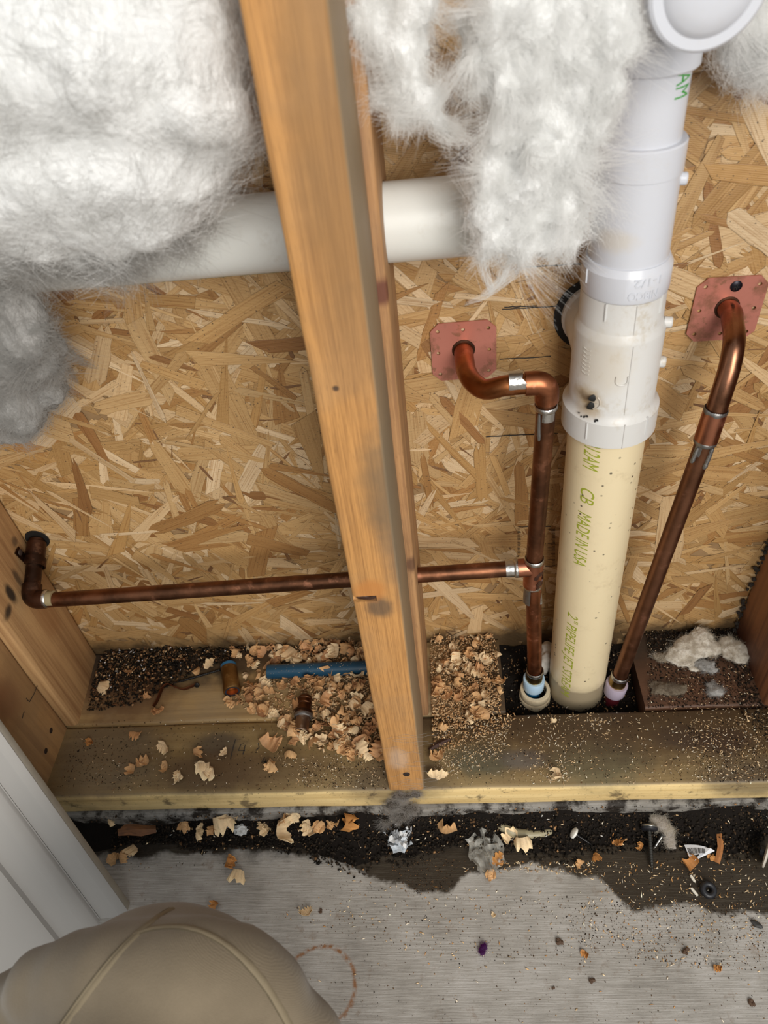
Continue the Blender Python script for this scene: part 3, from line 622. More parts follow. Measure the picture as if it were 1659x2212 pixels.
# ================================================================== COPPER WATER PIPES
M_CU = m_copper('aged_copper'); M_CUD = m_copper('brown_copper', (.22, .095, .05), (.07, .034, .02), (.38, .17, .10), .32, .7)
M_CUB = m_copper('clean_copper', (.52, .21, .125), (.28, .11, .06), (.74, .36, .25), .26, .4); M_CUK = m_copper('blackened_copper', (.10, .048, .03), (.03, .018, .013), (.2, .1, .06), .4, .8)
M_SOL = m_plain('solder', (.62, .60, .57), .28, 1.0, var=.2, scale=300, bump=.5); M_SOLD = m_plain('dull_solder', (.33, .32, .31), .4, .9, var=.35, scale=260, bump=.6)
M_BRASS = m_plain('brass', (.48, .33, .13), .28, 1.0, var=.2); M_FLANGE = NT('flange_copper')
def flange_mat():
    t = M_FLANGE; a = t.noise(t.pos, 60, 5, .65); c = t.mix(t.step(a, .5, .68), (.52, .20, .15), (.33, .14, .09)); c = t.mix(t.math('MULTIPLY', t.step(t.noise(t.pos, 110, 4), .62, .7), .6), c, (.22, .12, .06))
    return t.fin(c, .45, .45, t.bump(t.noise(t.pos, 300, 3), .1))
MF = flange_mat()
RP = .0081
def ring(name, par, p, d, r, l, mat, lumpy=.0006):
    """bead of solder round a joint"""
    d = Vector(d).normalized(); u = d.orthogonal().normalized(); w = d.cross(u); vs, fs = [], []; n, m = 36, 8
    for i in range(n):
        a = 2*math.pi*i/n; k = 1+.6*noise.noise(Vector((a*1.3, p[0]*300, p[2]*90)))
        for j in range(m):
            b = 2*math.pi*j/m; rr = r+lumpy*k*1.6*math.cos(b); vs.append(Vector(p)+d*(l*.5*math.sin(b)*(.8+.4*k))+(u*math.cos(a)+w*math.sin(a))*rr)
    for i in range(n):
        for j in range(m): fs.append((i*m+j, ((i+1) % n)*m+j, ((i+1) % n)*m+(j+1) % m, i*m+(j+1) % m))
    return MB().add(vs, fs).obj(name, mat, par, fix=True)
def drip(par, pts, r, mat):
    P = spline(pts, 4); return MB().tube(P, [r*(.35+.65*math.sin(math.pi*min(1, .12+.8*i/(len(P)-1)))) * (1+.35*(i > len(P)-4)) for i in range(len(P))], 10).obj('solder_drip', mat, par)
def solder_patch(par, p, ax, R, a0, a1, l0, l1, mat, facing=(0, -1, 0)):
    """a wiped smear of solder round part of a pipe"""
    ax = Vector(ax).normalized(); f = Vector(facing); f = (f-ax*f.dot(ax)).normalized(); s = ax.cross(f); g = []
    for i in range(9):
        a = a0+(a1-a0)*i/8; row = []
        for j in range(6):
            t = l0+(l1-l0)*(j/5)*(.7+.45*noise.noise(Vector((a*2.2, R*900, l1*300)))+.3) ; row.append(Vector(p)+ax*t+(f*math.cos(a)+s*math.sin(a))*(R+.0002+.0002*noise.noise(Vector((i*.9, j*.8, 3)))))
        g.append(row)
    return MB().sheet(g, .0004).obj('solder_smear', mat, par, fix=True)
def flange(par, cx, cz, w, h, rot, label):
    mb = MB(); ch = .0075; o = [(-w+ch, -h), (w-ch, -h), (w, -h+ch), (w, h-ch), (w-ch, h), (-w+ch, h), (-w, h-ch), (-w, -h+ch)]; ca, sa = math.cos(rot), math.sin(rot)
    O = [(cx+a*ca-b*sa, cz+a*sa+b*ca) for a, b in o]; n = 8
    mb.add([(x, D2-.0008, z) for x, z in O]+[(x, D2-.0021, z) for x, z in O], [tuple(range(n)), tuple(range(2*n-1, n-1, -1))]+[(i, n+i, n+(i+1) % n, (i+1) % n) for i in range(n)])
    fo = mb.obj('flange_plate', MF, par, smooth=0, fix=True); fo['label'] = label
    cc = []
    for (a, b) in ((-.76, .74), (.76, .74), (-.78, 0), (.78, 0), (-.76, -.76), (.76, -.76), (0, .74), (0, -.78)):
        a, b = a*w, b*h; x, z = cx+a*ca-b*sa, cz+a*sa+b*ca; cc.append(MB().lathe((x, D2-.006, z), (x, D2+.004, z), [(0, .0017), (.01, .0017)], 14))
    cut(fo, cc); hm = MB()
    for c in cc:
        q = Vector(c.v[0]); 
    return fo
tl = thing('copper_water_pipe', 'copper water pipe from square wall flange down to blue tube, branching left through the stud', 'pipe', (.165, YB, ZC), 'copper water pipes')
FL = at(1001, 753, Y=D2); fa, fb = at(931, 753, Y=D2), at(1072, 753, Y=D2); fc, fd = at(1001, 693, Y=D2), at(1001, 816, Y=D2)
flange(tl, (fa.x+fb.x)/2, (fc.z+fd.z)/2, (fb.x-fa.x)/2, (fc.z-fd.z)/2, .01, 'square pink copper flange plate with clipped corners')
EL = at(1179, 826, Y=YB)
stub = [(FL.x, D2-.0015, FL.z-.0005), (FL.x, D2-.018, FL.z-.001), (FL.x+.001, .163, FL.z-.002), (FL.x+.0055, .147, FL.z-.002), (FL.x+.015, .1355, FL.z-.0015), (FL.x+.030, .1305, EL.z-.001), (EL.x-.012, YB, EL.z)]
MB().tube(spline(stub, 6), RP+.0003, 28).obj('stub_out_bend', m_copper('orange_brown_copper', (.34, .125, .045), (.13, .05, .022), (.46, .2, .1), .25, .5), tl)
MB().lathe((FL.x, D2-.0018, FL.z), (FL.x, D2-.0035, FL.z), [(0, RP+.0022), (.0006, RP+.0018), (.001, RP)], 28).obj('collar_gap', M_CUK, tl)
def elbow(par, c, din, dout, R, L, r, mat, n=10):
    """90 degree sweep fitting with sockets: comes in along din, leaves along dout"""
    c, din, dout = Vector(c), Vector(din).normalized(), Vector(dout).normalized(); P = [c-din*(R+L), c-din*R]
    for k in range(1, n): a = math.pi/2*k/n; P.append(c-din*R*(1-math.sin(a))+dout*R*(1-math.cos(a)))
    P += [c+dout*R, c+dout*(R+L)]
    rr = [r]+[r]+[r*.985]*(n-1)+[r, r]
    return MB().tube(P, rr, 28).obj('elbow', mat, par)
zr = lambda px, py: at(px, py, Y=YB)
elbow(tl, EL+Vector((.0012, 0, 0)), (1, 0, 0), (zr(1155, 1440)-EL).normalized(), .009, .0085, RP+.0017, M_CU)
T0 = zr(1152, 1236); RT = zr(1178, 905); RB = zr(1155, 1452)
MB().tube([EL+(RT-EL)*.25, RT, T0.lerp(RT, .5), T0], RP, 28).obj('riser_pipe', M_CUD, tl)
MB().tube([T0, T0.lerp(RB, .5), RB], RP, 28).obj('riser_pipe', M_CU, tl)
rd = (RT-T0).normalized(); ring('solder_joint', tl, zr(1179, 878), rd, RP+.0008, .004, M_SOL); drip(tl, [zr(1164, 884)+Vector((-.0005, -.0065, 0)), zr(1163, 915)+Vector((-.0005, -.0068, 0)), zr(1162, 940)+Vector((0, -.0072, 0))], .0016, M_SOLD)
solder_patch(tl, zr(1180, 884), rd, RP, -.5, .8, -.008, 0.002, M_SOL)
solder_patch(tl, zr(1128, 823), (1, 0, 0), RP+.0002, -2.4, 1.8, -.011, .0015, M_SOL)
# tee fitting
bd = (BRb-BRa).normalized(); RTe = RP+.0016
te = MB().tube([T0+rd*.0185, T0+rd*.0183, T0-rd*.0183, T0-rd*.0185], [RTe-.0006, RTe, RTe, RTe-.0006], 28).obj('tee_fitting', M_CUB, tl)
BR0 = hx(BRa, BRb, T0.x)
MB().tube([BR0, BR0-bd*.0165, BR0-bd*.0167], [RTe*.98, RTe*.98, RTe*.94], 28).obj('side_socket', M_CUB, te)
ring('solder_joint', tl, T0+rd*.0190, rd, RP+.0009, .0045, M_SOL); ring('solder_joint', tl, T0-rd*.0190, rd, RP+.0008, .004, M_SOL); ring('solder_joint', tl, BR0-bd*.0172, bd, RP+.0008, .004, M_SOL)
solder_patch(tl, BR0-bd*.0172, bd, RP, -2.2, 2.2, -.0105, 0, M_SOL)
solder_patch(tl, T0-rd*.019, -rd, RP, -2.2, -.5, 0, .028, M_SOLD); solder_patch(tl, T0-rd*.019, -rd, RP, .3, 2.0, 0, .026, M_SOLD)
drip(tl, [T0-rd*.03+Vector((.0082, -.002, 0)), T0-rd*.042+Vector((.009, -.003, 0)), T0-rd*.047+Vector((.0098, -.003, 0))], .0022, M_SOL)
mb = MB()
for k in range(16): a = random.uniform(.2, 1.3); mb.lump(T0+rd*random.uniform(-.016, .006)+Vector((math.sin(a)*RTe, -math.cos(a)*RTe, 0)), (.0025, .0006, .003), 1, .4, 3, k, Matrix.Rotation(a, 3, 'Z'))
mb.obj('flux_stain', m_plain('burnt_flux', (.055, .022, .014), .35, .2, var=.3), te)
# branch to the left elbow, clipped to the left stud
LE = at(66, 1296, Y=YB); LE.x = max(LE.x, XL2+.018)
MB().tube([BR0-bd*.004, hx(BRa, BRb, .05), hx(BRa, BRb, -.15), hx(BRa, BRb, LE.x+.010)], RP, 28).obj('branch_pipe', M_CUD, tl)
EW = at(80, 1166, Y=D2-.0012); ed = (EW-LE).normalized()
elbow(tl, LE, -bd, ed, .009, .008, RP+.0021, M_CUK)
MB().tube([LE+ed*.010, LE.lerp(EW, .6), EW], [RP+.0004]*3, 24).obj('wall_pipe', M_CUK, tl)
MB().tube([EW-ed*.026, EW-ed*.0255, EW-ed*.004, EW-ed*.003], [RP+.0012, RP+.0022, RP+.0022, RP+.001], 24).obj('coupling', M_CUK, tl)
ring('solder_joint', tl, LE+bd*.0172, bd, RP+.0008, .005, M_SOL)
MB().tube([LE+bd*.0185, LE+bd*.0265], RP+.0003, 24).obj('flux_band', m_plain('dried_flux', (.30, .24, .13), .6), tl)
# strap nailed to the stud
sc_ = EW-ed*.027; mb = MB(); u = Vector((1, 0, 0)); w = ed.cross(u).normalized(); g = []
for i in range(15):
    a = math.radians(-120+250*i/14); c = sc_+(u*math.cos(a)+w*math.sin(a))*(RP+.0035); g.append([c-ed*.005, c, c+ed*.005])
ear = Vector((XL2+.0045, sc_.y, sc_.z+.013)); g.append([ear-ed*.005+Vector((0, 0, .001)), ear, ear+ed*.005]); g.append([ear+Vector((-.001, -.005, .008)), ear+Vector((-.001, 0, .009)), ear+Vector((-.001, .005, .008))])
st = mb.sheet(g, .0009).obj('pipe_strap', M_CUK, tl)
MB().lathe(ear+Vector((.001, 0, .004)), ear+Vector((.003, 0, .004)), [(0, .0036), (.001, .0034), (.0018, .002)], 16).obj('strap_nail', bpy.data.materials['old_nail'], st)
MB().lathe((EW.x, D2-.0003, EW.z), (EW.x, D2-.002, EW.z), [(0, .0135), (.0008, .0132)], 24).obj('hole_rim', M_CHAR, wall)['label'] = 'black gap round the left copper pipe'
# lower ends: brass adapter, plastic ring, tube
def adapter(par, p, d, blue, rk):
    d = Vector(d).normalized()
    ring('solder_joint', par, p+d*.002, d, RP+.0012, .005, M_SOL)
    MB().lathe(p+d*.001, p-d, [(0, .0088), (.0005, .0098), (.014, .0098), (.015, .0104), (.017, .0104), (.02, .0098), (.03, .0085)], 28).obj('brass_adapter', M_BRASS, par)
    t = NT(rk); m = t.fin(blue[0], .3, 0, Subsurface_Weight=.3, Subsurface_Radius=(.004, .004, .005), Alpha=1.0)
    MB().lathe(p-d*.0125, p-d, [(0, .0105), (0, .0122), (.001, .0128), (.017, .0124), (.0185, .0118), (.0185, .009)], 32).obj('expansion_ring', m, par)['label'] = blue[2]
    MB().tube([p-d*.012, p-d*.03, Vector((p.x, p.y, ZC+.0005))-Vector((d.x, d.y, 0))*.04], .0087, 24).obj('plastic_tube', m_plain(rk+'_tube', blue[1], .35), par)['label'] = blue[3]
adapter(tl, RB, rd, ((.42, .58, .72), (.02, .17, .36), 'pale blue expansion ring', 'blue plastic tube'), 'pale_blue_ring')
# right riser
tr = thing('copper_water_pipe', 'leaning copper water pipe from wall flange with a black screw down to red tube', 'pipe', (.27, .12, ZC), 'copper water pipes')
fa, fb = at(1494, 664, Y=D2), at(1643, 664, Y=D2); fc, fd = at(1566, 597, Y=D2), at(1566, 731, Y=D2); FR = at(1569, 662, Y=D2)
flange(tr, (fa.x+fb.x)/2, (fc.z+fd.z)/2, (fb.x-fa.x)/2, (fc.z-fd.z)/2, -.02, 'pink copper flange plate with one black screw')
sp = at(1591, 619, Y=D2-.003)
shd = MB().lathe((sp.x, D2-.0012, sp.z), (sp.x, D2-.006, sp.z), [(0, .003), (.0008, .0047), (.0016, .0047), (.0026, .0032)], 20).obj('screw_head', m_plain('black_phosphate', (.014, .012, .018), .35, .6, var=.1), tr); shd['label'] = 'black cross-head screw'
for a in (0, 1): MB().box(sp.x-(.0022 if a else .0004), sp.x+(.0022 if a else .0004), D2-.0042, D2-.0036, sp.z-(.0004 if a else .0022), sp.z+(.0004 if a else .0022)).obj('cross_slot', M_CHAR, shd)
pr_ = [(1582, 692, .178), (1586, 723, .162), (1584, 753, .150), (1576, 794, .142), (1564, 834, .137), (1552, 871, .134)]
pts = [Vector((FR.x, D2-.0015, FR.z)), Vector((FR.x+.0015, D2-.010, FR.z-.001))]+[at(a, b, Y=c) for a, b, c in pr_]; C1 = at(1546, 887, Y=.133); C2 = at(1525, 950, Y=.131); R1 = at(1338, 1462, Y=.121)
dR = (C1-R1).normalized()
MB().tube(spline(pts+[C1-dR*.006], 6), [RP+.0004]*((len(pts))*6+1), 28).obj('stub_out_bend', m_copper('sheen_copper', (.30, .14, .08), (.15, .07, .04), (.55, .26, .17), .22, .5), tr)
MB().lathe((FR.x, D2-.0018, FR.z), (FR.x, D2-.0035, FR.z), [(0, RP+.0022), (.0006, RP+.0018), (.001, RP)], 28).obj('collar_gap', M_CUK, tr)
MB().tube([C1, C1-dR*.0004, C2+dR*.0004, C2], [RP+.0008, RP+.0016, RP+.0016, RP+.0008], 28).obj('coupling', M_CUB, tr)
ring('solder_joint', tr, C1, dR, RP+.0010, .0045, M_SOLD); ring('solder_joint', tr, C2-dR*.001, dR, RP+.0008, .0045, M_SOLD)
MB().tube([C2+dR*.004, C2.lerp(R1, .3), C2.lerp(R1, .7), R1], RP, 28).obj('riser_pipe', m_copper('riser_copper', (.25, .115, .065), (.12, .055, .03), (.36, .17, .11), .33, .5), tr)
drip(tr, [C2-dR*.004+Vector((-.0065, -.005, 0)), C2-dR*.013+Vector((-.0075, -.0055, 0)), C2-dR*.018+Vector((-.0085, -.006, -.001))], .0019, M_SOLD); drip(tr, [C2-dR*.004+Vector((.005, -.0065, 0)), C2-dR*.018+Vector((.004, -.0072, 0)), C2-dR*.025+Vector((.003, -.008, 0))], .0021, M_SOLD)
solder_patch(tr, C2, -dR, RP, -1.2, -.3, 0, .009, M_SOLD); solder_patch(tr, C2, -dR, RP, .5, 1.3, 0, .014, M_SOLD)
adapter(tr, R1, dR, ((.40, .34, .42), (.10, .012, .018), 'violet grey expansion ring', 'dark red plastic tube'), 'violet_ring')
# cream sleeve the blue tube drops into
cp = at(1156, 1487, Y=YB-.002); cl = thing('pipe_sleeve', 'cream plastic sleeve collar round the blue tube', 'sleeve', (cp.x, cp.y, ZC))
M_COL = m_pvc('cream_collar', (.60, .50, .34), (.25, .16, .08), .6, .45)
zc = cp.z-.001
MB().lathe((cp.x, cp.y, zc), (cp.x, cp.y, ZC), [(.004, .0132), (0, .0136), (0, .0172), (.001, .0178), (.010, .0178), (.0115, .0172), (.013, .0165), (.0131, .0132)], 40, caps=False).obj('collar', M_COL, cl)
MB().lathe((cp.x, cp.y, zc-.0115), (cp.x, cp.y, ZC), [(0, .0150), (0, .0182), (.001, .0188), (zc-.0115-ZC-.0004, .0188), (zc-.0115-ZC-.0004, .015)], 40, caps=False).obj('socket', M_COL, cl)
# ================================================================== INSULATION
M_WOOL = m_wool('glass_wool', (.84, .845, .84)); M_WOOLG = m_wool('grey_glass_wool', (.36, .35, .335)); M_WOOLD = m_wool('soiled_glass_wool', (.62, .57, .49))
M_FIB = m_fibre('glass_fibre', (.93, .93, .92)); M_FIBG = m_fibre('grey_glass_fibre', (.46, .45, .43)); M_FIBD = m_fibre('soiled_fibre', (.66, .60, .5))
def remesh(mb, voxel, smooth=4):
    me = mb.mesh('tmp', M_WOOL, 0); o = bpy.data.objects.new('tmp', me); COL.objects.link(o)
    md = o.modifiers.new('r', 'REMESH'); md.mode = 'VOXEL'; md.voxel_size = voxel
    dg = bpy.context.evaluated_depsgraph_get(); m2 = bpy.data.meshes.new_from_object(o.evaluated_get(dg)); bpy.data.objects.remove(o, do_unlink=True)
    bm = bmesh.new(); bm.from_mesh(m2)
    for _ in range(smooth): bmesh.ops.smooth_vert(bm, verts=bm.verts, factor=.5, use_axis_x=True, use_axis_y=True, use_axis_z=True)
    bm.to_mesh(m2); bm.free(); return m2
def displace(me, fn):
    n = len(me.vertices); co = np.zeros(n*3, 'f'); me.vertices.foreach_get('co', co); co = co.reshape(-1, 3)
    no = np.array([tuple(v.normal) for v in me.vertices], 'f')
    d = np.array([fn(Vector(c)) for c in co], 'f'); me.vertices.foreach_set('co', (co+no*d[:, None]).ravel().astype('f')); me.update()
def hair(name, P, parent, mat, r0, r1):
    """P: (curves, points, 3)"""
    N, K, _ = P.shape; cu = bpy.data.hair_curves.new(name); cu.add_curves([K]*N)
    cu.attributes['position'].data.foreach_set('vector', P.reshape(-1).astype('f'))
    ra = cu.attributes.get('radius') or cu.attributes.new('radius', 'FLOAT', 'POINT'); ra.data.foreach_set('value', np.tile(np.linspace(r0, r1, K), N).astype('f'))
    cu.materials.append(mat); o = bpy.data.objects.new(name, cu); COL.objects.link(o); o.parent = parent; return tag(o, kind='stuff')
def flow(p, s, off): return np.array(noise.noise_vector(Vector(p)*s+Vector((off, off*.3, 0))))
def fibres(me, n_tuft, per, length, mat, parent, ref, seed, lift=.25, grav=.25, spread=.004, scale=26, rad=(.00007, .00003), keep=None, name='loose_fibres'):
    g = np.random.default_rng(seed); me.calc_loop_triangles(); nt = len(me.loop_triangles)
    vi = np.zeros(nt*3, 'i'); me.loop_triangles.foreach_get('vertices', vi); co = np.zeros(len(me.vertices)*3, 'f'); me.vertices.foreach_get('co', co); co = co.reshape(-1, 3)
    T = co[vi.reshape(-1, 3)]; cr = np.cross(T[:, 1]-T[:, 0], T[:, 2]-T[:, 0]); ar = np.linalg.norm(cr, axis=1); nn = cr/np.maximum(ar, 1e-12)[:, None]
    cen = T.mean(1)+np.array(ref); vis = ((CAM-cen)*nn).sum(1) > -.3*np.linalg.norm(CAM-cen, axis=1); w = ar*vis
    if keep is not None: w = w*np.array([keep(c) for c in cen])
    idx = g.choice(nt, n_tuft, p=w/w.sum()); ab = g.random((n_tuft, 2)); fl_ = ab.sum(1) > 1; ab[fl_] = 1-ab[fl_]
    C = T[idx, 0]+(T[idx, 1]-T[idx, 0])*ab[:, :1]+(T[idx, 2]-T[idx, 0])*ab[:, 1:]; Nn = nn[idx]; K = 7
    out = np.zeros((n_tuft, per, K, 3)); t = np.linspace(0, 1, K)
    for i in range(n_tuft):
        f = flow(C[i], scale, seed); f = f-Nn[i]*f.dot(Nn[i]); d = f/(np.linalg.norm(f)+1e-6)+Nn[i]*lift*g.uniform(.1, 1.6)+np.array((0, 0, -grav)); d /= np.linalg.norm(d)
        L = length*g.uniform(.35, 1.3); b = np.cross(d, Nn[i]); b /= np.linalg.norm(b)+1e-6; curl = g.normal(0, .55)
        base = C[i]-Nn[i]*.002+g.normal(0, spread, (per, 3)); jit = g.normal(0, .28, (per, 3)); l = L*g.uniform(.5, 1.15, per); ph = g.uniform(0, 6.28, per); am = g.uniform(.0, .0016, per)
        conv = g.normal(0, spread*.6, (per, 3))
        for k in range(K):
            q = t[k]; out[i, :, k] = base+(d[None]+jit*.6)*l[:, None]*q+b[None]*(curl*L*q*q)+np.sin(ph+q*7)[:, None]*am[:, None]*b[None]-np.array((0, 0, 1))*(grav*.35*l*q*q)[:, None]+(conv-(base-C[i]))*(q*.5)
    return hair(name, out.reshape(-1, K, 3), parent, mat, *rad)
def wisps(paths, per, spread, mat, parent, ref, seed, rad=(.00008, .00003), name='torn_wisp', taper=.15):
    g = np.random.default_rng(seed); out = []
    for pth in paths:
        S = np.array([tuple(p) for p in spline(pth, 5)]); K = 12; u = np.linspace(0, len(S)-1, K); S = np.array([S[int(x)]*(1-(x-int(x)))+S[min(int(x)+1, len(S)-1)]*(x-int(x)) for x in u])
        for _ in range(per):
            a = g.uniform(0, .35); e = g.uniform(.65, 1.0); q = np.linspace(a, e, K)*(K-1); P = np.array([S[int(x)]*(1-(x-int(x)))+S[min(int(x)+1, K-1)]*(x-int(x)) for x in q])
            off = g.normal(0, spread, 3); wob = g.normal(0, spread*.35, (K, 3)); wob = np.cumsum(wob, 0)*.35; sc = (1-(1-taper)*np.linspace(a, e, K))[:, None]
            out.append(P+(off+wob)*sc-np.array(ref))
    return hair(name, np.array(out), parent, mat, *rad)
def wool(name, label, blobs, voxel, mat, amp, base, seed, squash=(1, 1, 1), sm=4, group='glass wool batts'):
    """blobs: (px, py, Y, r in pixels)"""
    t = thing(name, label, 'insulation', base, group); mb = MB()
    for (px, py, Y, r) in blobs:
        c = at(px, py, Y=Y); R = r*((np.array(c)-CAM)@CF)/F; mb.lump(c-Vector(base), (R*squash[0], R*squash[1], R*squash[2]), 3, .25, 3, px*.01)
    me = remesh(mb, voxel, sm)
    displace(me, lambda c: amp*(.8*noise.fractal(c*34+Vector((seed, 0, 0)), .9, 2.1, 4)+.7*(.5-abs(noise.noise(Vector((c.x*70, c.y*70, c.z*38))+Vector((0, seed, 0))))))+amp*.35*noise.noise(Vector((c.x*230, c.y*230, c.z*110))))
    me.materials.clear(); me.materials.append(mat); me.polygons.foreach_set('use_smooth', [True]*len(me.polygons)); me.name = 'batt'
    o = bpy.data.objects.new('batt', me); COL.objects.link(o); o.parent = t
    return t, o, me
B1 = (-.17, .04, .56)
t1, o1, me1 = wool('insulation_batt', 'big bulging white insulation batt hanging left of the front center stud', [
    (230, 60, .055, 300), (90, 150, .055, 330), (-120, 200, .06, 330), (330, 210, .055, 215), (210, 330, .06, 230), (60, 340, .06, 220), (-80, 380, .06, 180), (420, 120, .06, 140), (410, 320, .075, 120), (330, 420, .08, 110), (180, 450, .075, 130), (60, 470, .08, 110), (240, 510, .085, 70), (150, 530, .085, 55), (-60, 500, .08, 90), (465, 250, .09, 80), (475, 120, .08, 80), (470, -60, .08, 110)], .0055, M_WOOL, .0034, B1, 3, (1, .72, 1))
displace(me1, lambda c: .0035*math.sin(90*(c.z+.35*abs(c.x)**1.2)+4*noise.noise(c*14)))
fibres(me1, 2200, 7, .018, M_FIB, o1, B1, 5, lift=.06, grav=.1, spread=.005, scale=14, rad=(.00009, .00004))
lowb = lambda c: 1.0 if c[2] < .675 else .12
fibres(me1, 1100, 10, .020, M_FIBG, o1, B1, 8, lift=.35, grav=.35, spread=.004, scale=22, keep=lowb, name='shaded_fringe')  # shade under the batt's lower rim put into the grey of these fibres
B2 = (-.25, .12, .48)
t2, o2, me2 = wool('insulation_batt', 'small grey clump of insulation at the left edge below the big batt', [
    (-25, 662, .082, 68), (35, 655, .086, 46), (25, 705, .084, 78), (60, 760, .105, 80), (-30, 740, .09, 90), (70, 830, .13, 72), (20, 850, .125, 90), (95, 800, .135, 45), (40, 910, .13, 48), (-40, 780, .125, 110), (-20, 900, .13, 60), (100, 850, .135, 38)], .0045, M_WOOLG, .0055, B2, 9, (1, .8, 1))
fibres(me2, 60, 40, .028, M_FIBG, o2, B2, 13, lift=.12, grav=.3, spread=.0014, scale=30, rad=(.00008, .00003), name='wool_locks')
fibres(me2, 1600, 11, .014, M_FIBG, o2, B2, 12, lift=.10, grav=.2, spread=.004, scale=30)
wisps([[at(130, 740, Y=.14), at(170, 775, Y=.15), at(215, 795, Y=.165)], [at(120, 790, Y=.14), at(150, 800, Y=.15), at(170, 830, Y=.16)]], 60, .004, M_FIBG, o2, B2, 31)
B3 = (.11, .085, .60)
t3, o3, me3 = wool('insulation_batt', 'torn white insulation hanging between the center stud and the drain stack', [
    (800, 30, .095, 58), (850, 90, .09, 66), (890, 20, .09, 55), (870, 165, .088, 50), (905, 110, .09, 30), (825, 205, .095, 28), (860, 240, .09, 30), (915, 228, .085, 38), (950, 265, .085, 26), (978, 288, .085, 13),
    (1012, 50, .085, 40), (1090, 50, .075, 92), (1022, 125, .083, 36), (1190, 40, .075, 105), (1290, 60, .072, 72), (1335, 95, .066, 40), (1318, 190, .068, 38), (1285, 270, .072, 42), (1062, 170, .078, 46), (1130, 170, .075, 85), (1220, 190, .08, 85), (1095, 275, .075, 46), (1180, 310, .08, 80), (1240, 330, .085, 52),
    (1072, 365, .078, 48), (1140, 410, .075, 66), (1052, 455, .075, 46), (1200, 440, .08, 62), (1062, 520, .072, 32), (1130, 505, .075, 50), (1192, 515, .08, 42), (1048, 560, .072, 16), (1112, 545, .075, 24), (1245, 460, .085, 30), (1290, 170, .074, 46), (1230, 525, .085, 22)], .0030, M_WOOL, .0045, B3, 17, (1, .85, 1), 2)
def swirl(c):
    w = noise.noise_vector(c*26)*.040; q = c+w
    a = .5-abs(noise.noise(Vector((q.x*70, q.y*70, q.z*22)))); b = .5-abs(noise.noise(Vector((q.x*190, q.y*190, q.z*38))+Vector((5, 2, 9))))
    return .0068*a+.0018*b-.0040
displace(me3, swirl)
fibres(me3, 170, 46, .028, M_FIB, o3, B3, 22, lift=.02, grav=.12, spread=.0013, scale=30, rad=(.00008, .00003), name='wool_locks')
fibres(me3, 3800, 12, .012, M_FIB, o3, B3, 21, lift=.04, grav=.20, spread=.0028, scale=44, rad=(.00007, .00003))
fibres(me3, 200, 6, .02, M_FIB, o3, B3, 23, lift=.5, grav=.25, spread=.003, scale=40, name='stray_fibres', rad=(.00005, .00002))
YW = .072
wisps([[at(1030, 520, Y=YW), at(1045, 590, Y=YW), at(1062, 625, Y=YW), at(1050, 640, Y=YW)], [at(1110, 540, Y=YW), at(1125, 575, Y=YW), at(1085, 610, Y=YW), at(1050, 640, Y=YW), at(1000, 659, Y=YW)], [at(1100, 550, Y=YW), at(1085, 600, Y=YW), at(1040, 636, Y=YW)], [at(950, 260, Y=.08), at(985, 285, Y=.08), at(1025, 314, Y=.08)], [at(930, 270, Y=.08), at(970, 300, Y=.08), at(1015, 308, Y=.08)],
       [at(1180, 530, Y=.08), at(1195, 560, Y=.08), at(1185, 572, Y=.08)], [at(1220, 520, Y=.08), at(1232, 560, Y=.08), at(1228, 575, Y=.08)], [at(980, 140, Y=.08), at(1000, 190, Y=.08), at(1050, 215, Y=.08)], [at(1005, 190, Y=.08), at(1040, 230, Y=.08), at(1085, 240, Y=.08)]], 55, .0032, M_FIB, o3, B3, 41)
wisps([[at(1230, 250, Y=.085), at(1275, 330, Y=.088), at(1290, 400, Y=.09)], [at(1240, 120, Y=.085), at(1320, 180, Y=.09), at(1330, 250, Y=.095)], [at(1225, 420, Y=.085), at(1290, 470, Y=.09), at(1300, 520, Y=.092)]], 80, .008, M_FIB, o3, B3, 43, rad=(.00005, .00002), name='thin_veil', taper=.8)
B4 = (.27, .12, .68)
t4, o4, me4 = wool('insulation_batt', 'white insulation batt at the upper right behind the drain stack', [
    (1655, -10, .155, 120), (1740, 20, .15, 130), (1600, 80, .155, 55), (1640, 110, .155, 75), (1572, 110, .16, 36), (1700, 130, .155, 60), (1610, 150, .16, 38), (1590, 20, .165, 50), (1575, 130, .165, 20), (1558, 92, .171, 24), (1562, 40, .171, 30)], .005, M_WOOL, .006, B4, 27, (1, .7, 1))
displace(me4, swirl)
fibres(me4, 50, 46, .024, M_FIB, o4, B4, 28, lift=.02, grav=.35, spread=.0013, scale=30, rad=(.00008, .00003), name='wool_locks')
fibres(me4, 1400, 12, .015, M_FIB, o4, B4, 29, lift=.08, grav=.35, spread=.004, scale=30)

# ================================================================== WHITE PANEL
M_PAN = m_plain('white_moulded_plastic', (.44, .42, .395), .30, var=.10, scale=9, bump=.03)
P0 = Vector((-.2878, -.0924, .0005)); e = (Vector((-.3574, -.006, .2538))-P0).normalized(); wv = e.cross(Vector((0, 0, 1))).normalized()
if wv.x > 0: wv = -wv
nv = wv.cross(e).normalized()
if nv.dot(Vector(CAM)-P0) < 0: nv = -nv
def pan(prof, name, parent, L0=0.0, L1=.34):
    mb = MB(); n = len(prof); vs = []
    for i in range(13):
        l = L0+(L1-L0)*i/12
        for (s_, d_) in prof: vs.append(P0+wv*s_+nv*d_+e*l)
    fs = [(i*n+k, i*n+(k+1) % n, (i+1)*n+(k+1) % n, (i+1)*n+k) for i in range(12) for k in range(n)]+[tuple(range(n)), tuple(12*n+k for k in range(n-1, -1, -1))]
    return mb.add(vs, fs).obj(name, M_PAN, parent, smooth=50, fix=True)
tp = thing('leaning_board', 'white moulded panel leaning against the left front stud', 'board', P0)
